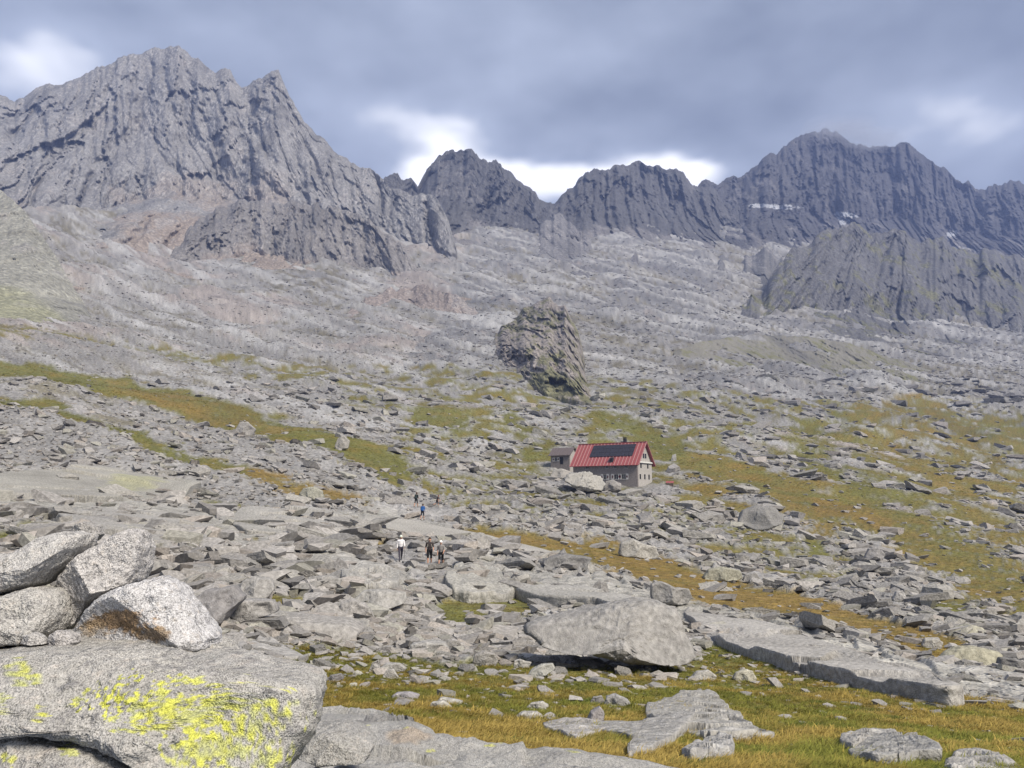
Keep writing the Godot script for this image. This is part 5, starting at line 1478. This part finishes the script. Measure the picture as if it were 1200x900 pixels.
# pose: hips at y 0.92; the figure faces +z
func person(px: float, py: float, d: float, turn: float, label: String, wear: Dictionary, pose: Dictionary) -> Node3D:
	var foot: Vector3 = seat(px, py) + Vector3(0, pose.get("lift", 0.0), 0)
	var o := thing("person", foot, label, "person", "hikers on the slope")
	o.rotation.y = turn
	var k: float = pose.get("height", 1.74) / 1.74
	var skin := Color(0.42, 0.25, 0.18)
	var top: Color = wear.top
	var leg: Color = wear.legs
	var shin: Color = wear.get("shins", skin)
	var shoe := Color(0.05, 0.045, 0.04)
	var hair: Color = wear.get("hair", Color(0.06, 0.04, 0.03))
	var tilt: float = pose.get("tilt", 0.1)
	var hip := Vector3(0, 0.92, 0)
	var neck := hip + Vector3(0, 0.52 * cos(tilt), 0.52 * sin(tilt))
	var head := neck + Vector3(0, 0.17, 0.03 + tilt * 0.1)
	var bones := [[hip + Vector3(-0.06, 0.02, 0), hip + Vector3(0.06, 0.02, 0), 0.125, 0.125, leg, 0.85], [hip + Vector3(0, 0.08, 0), hip.lerp(neck, 0.55), 0.135, 0.15, top, 0.75], [hip.lerp(neck, 0.55), hip.lerp(neck, 0.82), 0.155, 0.15, top, 0.72],
		[hip.lerp(neck, 0.88) + Vector3(-0.14, 0, 0), hip.lerp(neck, 0.88) + Vector3(0.14, 0, 0), 0.075, 0.075, top], [neck - Vector3(0, 0.02, 0), neck + Vector3(0, 0.08, 0.015), 0.055, 0.052, skin],
		[head + Vector3(0, 0.02, -0.01), head + Vector3(0, -0.035, 0.025), 0.092, 0.066, skin], [head + Vector3(0, -0.005, 0.075), head + Vector3(0, -0.03, 0.105), 0.012, 0.016, skin],
		[head + Vector3(-0.085, -0.01, 0), head + Vector3(-0.09, 0.015, -0.01), 0.016, 0.018, skin], [head + Vector3(0.085, -0.01, 0), head + Vector3(0.09, 0.015, -0.01), 0.016, 0.018, skin]]
	var hands := []
	for s in [-1.0, 1.0]:
		var sw: float = pose.get("swing", 0.35) * s
		var sh := hip.lerp(neck, 0.88) + Vector3(0.19 * s, 0, 0)
		var el := sh + Vector3(0.05 * s, -0.27 * cos(sw), 0.27 * sin(sw))
		var bend: float = pose.get("bend", 0.7)
		var wr := el + Vector3(-0.01 * s, -0.25 * cos(sw + bend), 0.25 * sin(sw + bend))
		bones.append([sh, el, 0.058, 0.045, top])
		bones.append([el, wr, 0.043, 0.029, wear.get("arms", skin)])
		hands.append([wr, (wr - el).normalized(), s])
		var st: float = pose.get("stride", 0.4) * -s
		var kn := hip + Vector3(0.10 * s, -0.44 * cos(st), 0.44 * sin(st))
		var back: float = minf(st, 0.0) * 0.7 - 0.05 + pose.get("knee", 0.0) * (1.0 if s > 0 else 0.0)
		var an := kn + Vector3(0, -0.42 * cos(st + back), 0.42 * sin(st + back))
		bones.append([hip + Vector3(0.09 * s, -0.02, 0), kn, 0.092, 0.062, leg])
		bones.append([kn, an, 0.058, 0.038, shin])
		bones.append([kn.lerp(an, 0.25) + Vector3(0, 0, -0.015), kn.lerp(an, 0.4) + Vector3(0, 0, -0.015), 0.055, 0.05, shin])
		bones.append([an + Vector3(0, -0.03, -0.03), an + Vector3(0, -0.06, 0.14), 0.045, 0.036, shoe])
	for b in bones:
		b[0] *= k; b[1] *= k
	var lowest := 10.0
	for b in bones: lowest = minf(lowest, minf(b[0].y - b[2], b[1].y - b[3]))
	var v := PackedVector3Array()
	var col := PackedColorArray()
	var idx := PackedInt32Array()
	capsule_mesh(bones, 0.017, 0.03, v, col, idx)
	for h in hands:      # palm, four fingers and a thumb, closed a little
		var w: Vector3 = h[0] * k
		var dir: Vector3 = h[1]
		var side := Vector3(0, 0, 1).cross(dir).normalized()
		var fwd := dir.cross(side).normalized()
		var hb := [[w - dir * 0.03, w + dir * 0.02, 0.027, 0.026, skin], [w + dir * 0.03 + fwd * 0.02, w + dir * 0.085 + fwd * 0.024, 0.020, 0.018, skin], [w + dir * 0.03 - fwd * 0.014, w + dir * 0.085 - fwd * 0.02, 0.020, 0.018, skin]]
		for f in 4:
			var b0 := w + dir * 0.095 + fwd * (0.033 - 0.022 * f)
			var len: float = [0.036, 0.042, 0.039, 0.030][f]
			var b1 := b0 + dir * len
			hb.append([b0 - dir * 0.012, b1, 0.0095, 0.009, skin])
			hb.append([b1, b1 + (dir - side * h[2] * 0.9).normalized() * len * 0.8, 0.009, 0.008, skin])
		var t0 := w + dir * 0.03 + fwd * 0.035
		hb.append([t0, t0 + (dir + fwd * 0.9).normalized() * 0.045, 0.012, 0.010, skin])
		hb.append([t0 + (dir + fwd * 0.9).normalized() * 0.045, t0 + (dir + fwd * 0.9).normalized() * 0.045 + dir * 0.03, 0.010, 0.008, skin])
		capsule_mesh(hb, 0.0055, 0.006, v, col, idx)
	o.position.y -= lowest - 0.02
	put("body", commit(v, col, idx), M.cloth, o)
	# hair or hat
	var hv := PackedVector3Array()
	var hc := PackedColorArray()
	var hi := PackedInt32Array()
	var hd := head * k
	if wear.has("hat"):
		capsule_mesh([[hd + Vector3(0, 0.045, -0.01), hd + Vector3(0, 0.075, -0.01), 0.100, 0.085, wear.hat], [hd + Vector3(-0.03, 0.045, 0.09), hd + Vector3(0.03, 0.045, 0.09), 0.03, 0.03, wear.hat], [hd + Vector3(-0.07, 0.04, -0.06), hd + Vector3(0.07, 0.04, -0.06), 0.04, 0.04, wear.hat]], 0.014, 0.02, hv, hc, hi)
		put("hat", commit(hv, hc, hi), M.cloth, o)
	else:
		capsule_mesh([[hd + Vector3(0, 0.045, -0.025), hd + Vector3(0, 0.0, -0.045), 0.098, 0.085, hair], [hd + Vector3(0, 0.08, 0.03), hd + Vector3(0, 0.08, -0.02), 0.06, 0.07, hair]], 0.014, 0.02, hv, hc, hi)
		put("hair", commit(hv, hc, hi), M.cloth, o)
	# a rucksack is carried, so it is a thing of its own
	if wear.has("pack"):
		var bv := PackedVector3Array()
		var bc := PackedColorArray()
		var bi := PackedInt32Array()
		var mid := hip.lerp(neck, 0.58) * k + Vector3(0, 0, -0.22)
		capsule_mesh([[mid + Vector3(-0.07, -0.17, 0), mid + Vector3(-0.06, 0.17, 0.03), 0.10, 0.085, wear.pack, 0.9], [mid + Vector3(0.07, -0.17, 0), mid + Vector3(0.06, 0.17, 0.03), 0.10, 0.085, wear.pack, 0.9], [mid + Vector3(-0.05, 0.23, 0.02), mid + Vector3(0.05, 0.23, 0.02), 0.065, 0.065, wear.pack], [mid + Vector3(-0.05, -0.1, -0.09), mid + Vector3(0.05, -0.1, -0.09), 0.05, 0.05, wear.pack]], 0.02, 0.03, bv, bc, bi)
		var bag := thing("rucksack", o.position, wear.pack_label, "rucksack", "hikers' rucksacks")
		bag.rotation.y = turn
		put("pack_body", commit(bv, bc, bi), M.cloth, bag)
		for s in [-1.0, 1.0]:
			var sv := PackedVector3Array()
			var sc := PackedColorArray()
			var si := PackedInt32Array()
			var a := hip.lerp(neck, 0.95) * k + Vector3(0.10 * s, 0.07, 0)
			capsule_mesh([[mid + Vector3(0.08 * s, 0.2, 0.08), a, 0.018, 0.018, wear.pack], [a, hip.lerp(neck, 0.5) * k + Vector3(0.13 * s, 0, 0.13), 0.018, 0.018, wear.pack]], 0.014, 0.012, sv, sc, si)
			put("strap", commit(sv, sc, si), M.cloth, bag)
	if wear.has("poles"):
		for h in hands:
			var tip := o.to_global(h[0] * k + h[1] * 0.08)
			var pole := thing("trekking_pole", tip, wear.poles, "pole", "trekking poles")
			pole.rotation = Vector3(0.22, turn, 0.0)
			var sh := CylinderMesh.new()
			sh.top_radius = 0.011
			sh.bottom_radius = 0.006
			sh.height = 1.0
			sh.radial_segments = 10
			put("shaft", sh, M.dark_metal, pole, Vector3(0, -0.5, 0))
			var grip := CylinderMesh.new()
			grip.top_radius = 0.02
			grip.bottom_radius = 0.017
			grip.height = 0.14
			grip.radial_segments = 10
			put("grip", grip, M.dark_metal, pole, Vector3(0, 0.05, 0))
	return o

func people() -> void:
	var cl := mat("cloth", Color.WHITE, 0.9)
	cl.vertex_color_use_as_albedo = true
	person(495.0, 614.5, 79, PI * 0.93, "hiker in a bright blue shirt and dark shorts on the pale slab", {"top": Color(0.03, 0.10, 0.30), "legs": Color(0.03, 0.035, 0.045), "arms": Color(0.03, 0.10, 0.30), "pack": Color(0.025, 0.09, 0.26), "pack_label": "blue rucksack on the back of the hiker in blue"}, {"stride": 0.25, "swing": 0.2, "height": 1.8, "lift": 0.4})
	person(487.5, 599.0, 88, PI * 0.9, "hiker in dark green-black clothes walking ahead of the blue hiker", {"top": Color(0.02, 0.025, 0.025), "legs": Color(0.025, 0.03, 0.03), "pack": Color(0.03, 0.04, 0.04), "pack_label": "black rucksack on the hiker ahead of the blue one"}, {"stride": 0.3, "swing": 0.3, "bend": 1.6, "height": 1.82, "lift": 0.35})
	person(512.0, 594.0, 92, PI * 0.6, "brown-haired hiker in dark brown half hidden by the ledge", {"top": Color(0.045, 0.025, 0.02), "legs": Color(0.03, 0.02, 0.02), "hair": Color(0.14, 0.07, 0.04)}, {"stride": 0.35, "tilt": 0.35, "knee": -0.4, "height": 1.6})
	person(469.0, 656.5, 71, 0.25, "hiker in a white shirt and dark trousers with trekking poles", {"top": Color(0.70, 0.69, 0.70), "legs": Color(0.05, 0.045, 0.06), "shins": Color(0.05, 0.045, 0.06), "arms": Color(0.62, 0.60, 0.60), "hat": Color(0.55, 0.60, 0.52), "poles": "slim dark trekking pole held by the hiker in white"}, {"stride": 0.4, "swing": 0.25, "height": 1.72})
	person(503.0, 663.5, 70, 0.1, "hiker in black shorts and a dark top with dark hair", {"top": Color(0.05, 0.04, 0.04), "legs": Color(0.015, 0.012, 0.012), "pack": Color(0.30, 0.28, 0.24), "pack_label": "pale grey rucksack on the dark-haired hiker in black shorts"}, {"stride": 0.3, "swing": 0.3, "height": 1.76})
	person(516.5, 667.0, 71, -0.1, "hiker in a white cap, grey shirt and black shorts", {"top": Color(0.22, 0.21, 0.20), "legs": Color(0.015, 0.015, 0.015), "hat": Color(0.72, 0.72, 0.70)}, {"stride": 0.3, "swing": 0.3, "height": 1.7})

# ------------------------------------------------------------------ grass
func tuft_mesh(s: int, blades: int, wide: float) -> ArrayMesh:
	var r := RandomNumberGenerator.new()
	r.seed = s
	var v := PackedVector3Array()
	var n := PackedVector3Array()
	var c := PackedColorArray()
	for k in blades:
		var root := Vector3(r.randfn(0, 0.32), -0.05, r.randfn(0, 0.32))
		var dir := Vector3(1.0, 0, 0).rotated(Vector3.UP, r.randfn(0, 1.0))
		var len := r.randf_range(0.55, 1.1)
		var fall := r.randf_range(0.25, 0.95)
		var side := dir.cross(Vector3.UP) * wide * r.randf_range(0.7, 1.2)
		var tone := r.randf_range(0.7, 1.25)
		var pts := []
		for q in 4:
			var t := q / 3.0
			pts.append(root + dir * len * fall * t * t + Vector3.UP * len * t * (1.0 - 0.55 * fall * t))
		for q in 3:
			var w0 := side * (1.0 - q / 3.0)
			var w1 := side * (1.0 - (q + 1) / 3.0)
			var nm: Vector3 = side.cross(pts[q + 1] - pts[q]).normalized()
			if nm.y < 0: nm = -nm
			var six := [pts[q] - w0, pts[q] + w0, pts[q + 1] + w1, pts[q] - w0, pts[q + 1] + w1, pts[q + 1] - w1]
			if (six[2] - six[0] as Vector3).cross(six[1] - six[0]).dot(nm) < 0.0: six = [six[0], six[2], six[1], six[3], six[5], six[4]]
			for p in six:
				v.append(p)
				n.append(nm)
				c.append(Color(tone, tone, tone * 0.95))
	return commit(v, c, PackedInt32Array(range(v.size())), n)

func grass() -> void:
	var meshes := [tuft_mesh(1, 16, 0.036), tuft_mesh(2, 18, 0.032), tuft_mesh(3, 14, 0.042)]
	var per := [[], [], []]
	var tone := noise(77, 3.0, 3, 0.6)
	for k in 110000:
		var px := rng.randf_range(-60, 1260)
		var py := rng.randf_range(745, 925) if k < 62000 else rng.randf_range(410, 770)
		var turf := turf_at(px, py)
		if turf < rng.randf_range(0.25, 0.75): continue
		var p := on_ground(px, py)
		if -p.z > 330.0 or -p.z < 4.6: continue
		per[k % 3].append([p, px, py])
	print("tufts ", per[0].size() * 3)
	var root := thing("grass", Vector3.ZERO, "olive and golden tufts of mountain grass on the turf", "grass", "", "stuff")
	for k in 3:
		var m := MultiMesh.new()
		m.transform_format = MultiMesh.TRANSFORM_3D
		m.use_colors = true
		m.mesh = meshes[k]
		m.instance_count = per[k].size()
		for i in per[k].size():
			var p: Vector3 = per[k][i][0]
			var px: float = per[k][i][1]
			var py: float = per[k][i][2]
			var d := -p.z
			var a := tone.get_noise_2d(p.x, p.z)
			var b := tone.get_noise_2d(p.x * 3.0 + 40.0, p.z * 3.0)
			var s := maxf(rng.randf_range(0.075, 0.135) * (1.0 + 0.9 * maxf(b, 0.0)), d / F * 2.6)
			var bs := Basis(Vector3.UP, rng.randfn(-0.5, 0.7)).scaled(Vector3(s * 1.25, s * rng.randf_range(0.45, 0.85), s * 1.25))
			m.set_instance_transform(i, Transform3D(bs, p))
			var gold := clampf(zone(z_gold, px, py) + a * 1.6 + b * 0.9 + rng.randfn(0, 0.18), 0.0, 1.0)
			var c := Vector3(0.20, 0.205, 0.04).lerp(Vector3(0.36, 0.265, 0.075), gold)
			if b < -0.42 and d < 45.0: c = c.lerp(Vector3(0.05, 0.085, 0.02), 0.7)      # darker rushes
			c *= rng.randf_range(0.75, 1.25)
			m.set_instance_color(i, Color(c.x, c.y, c.z))
		var o := MultiMeshInstance3D.new()
		o.name = "grass_tufts"
		o.multimesh = m
		o.material_override = M.grass_blade
		o.set_meta("kind", "stuff")
		root.add_child(o, true)
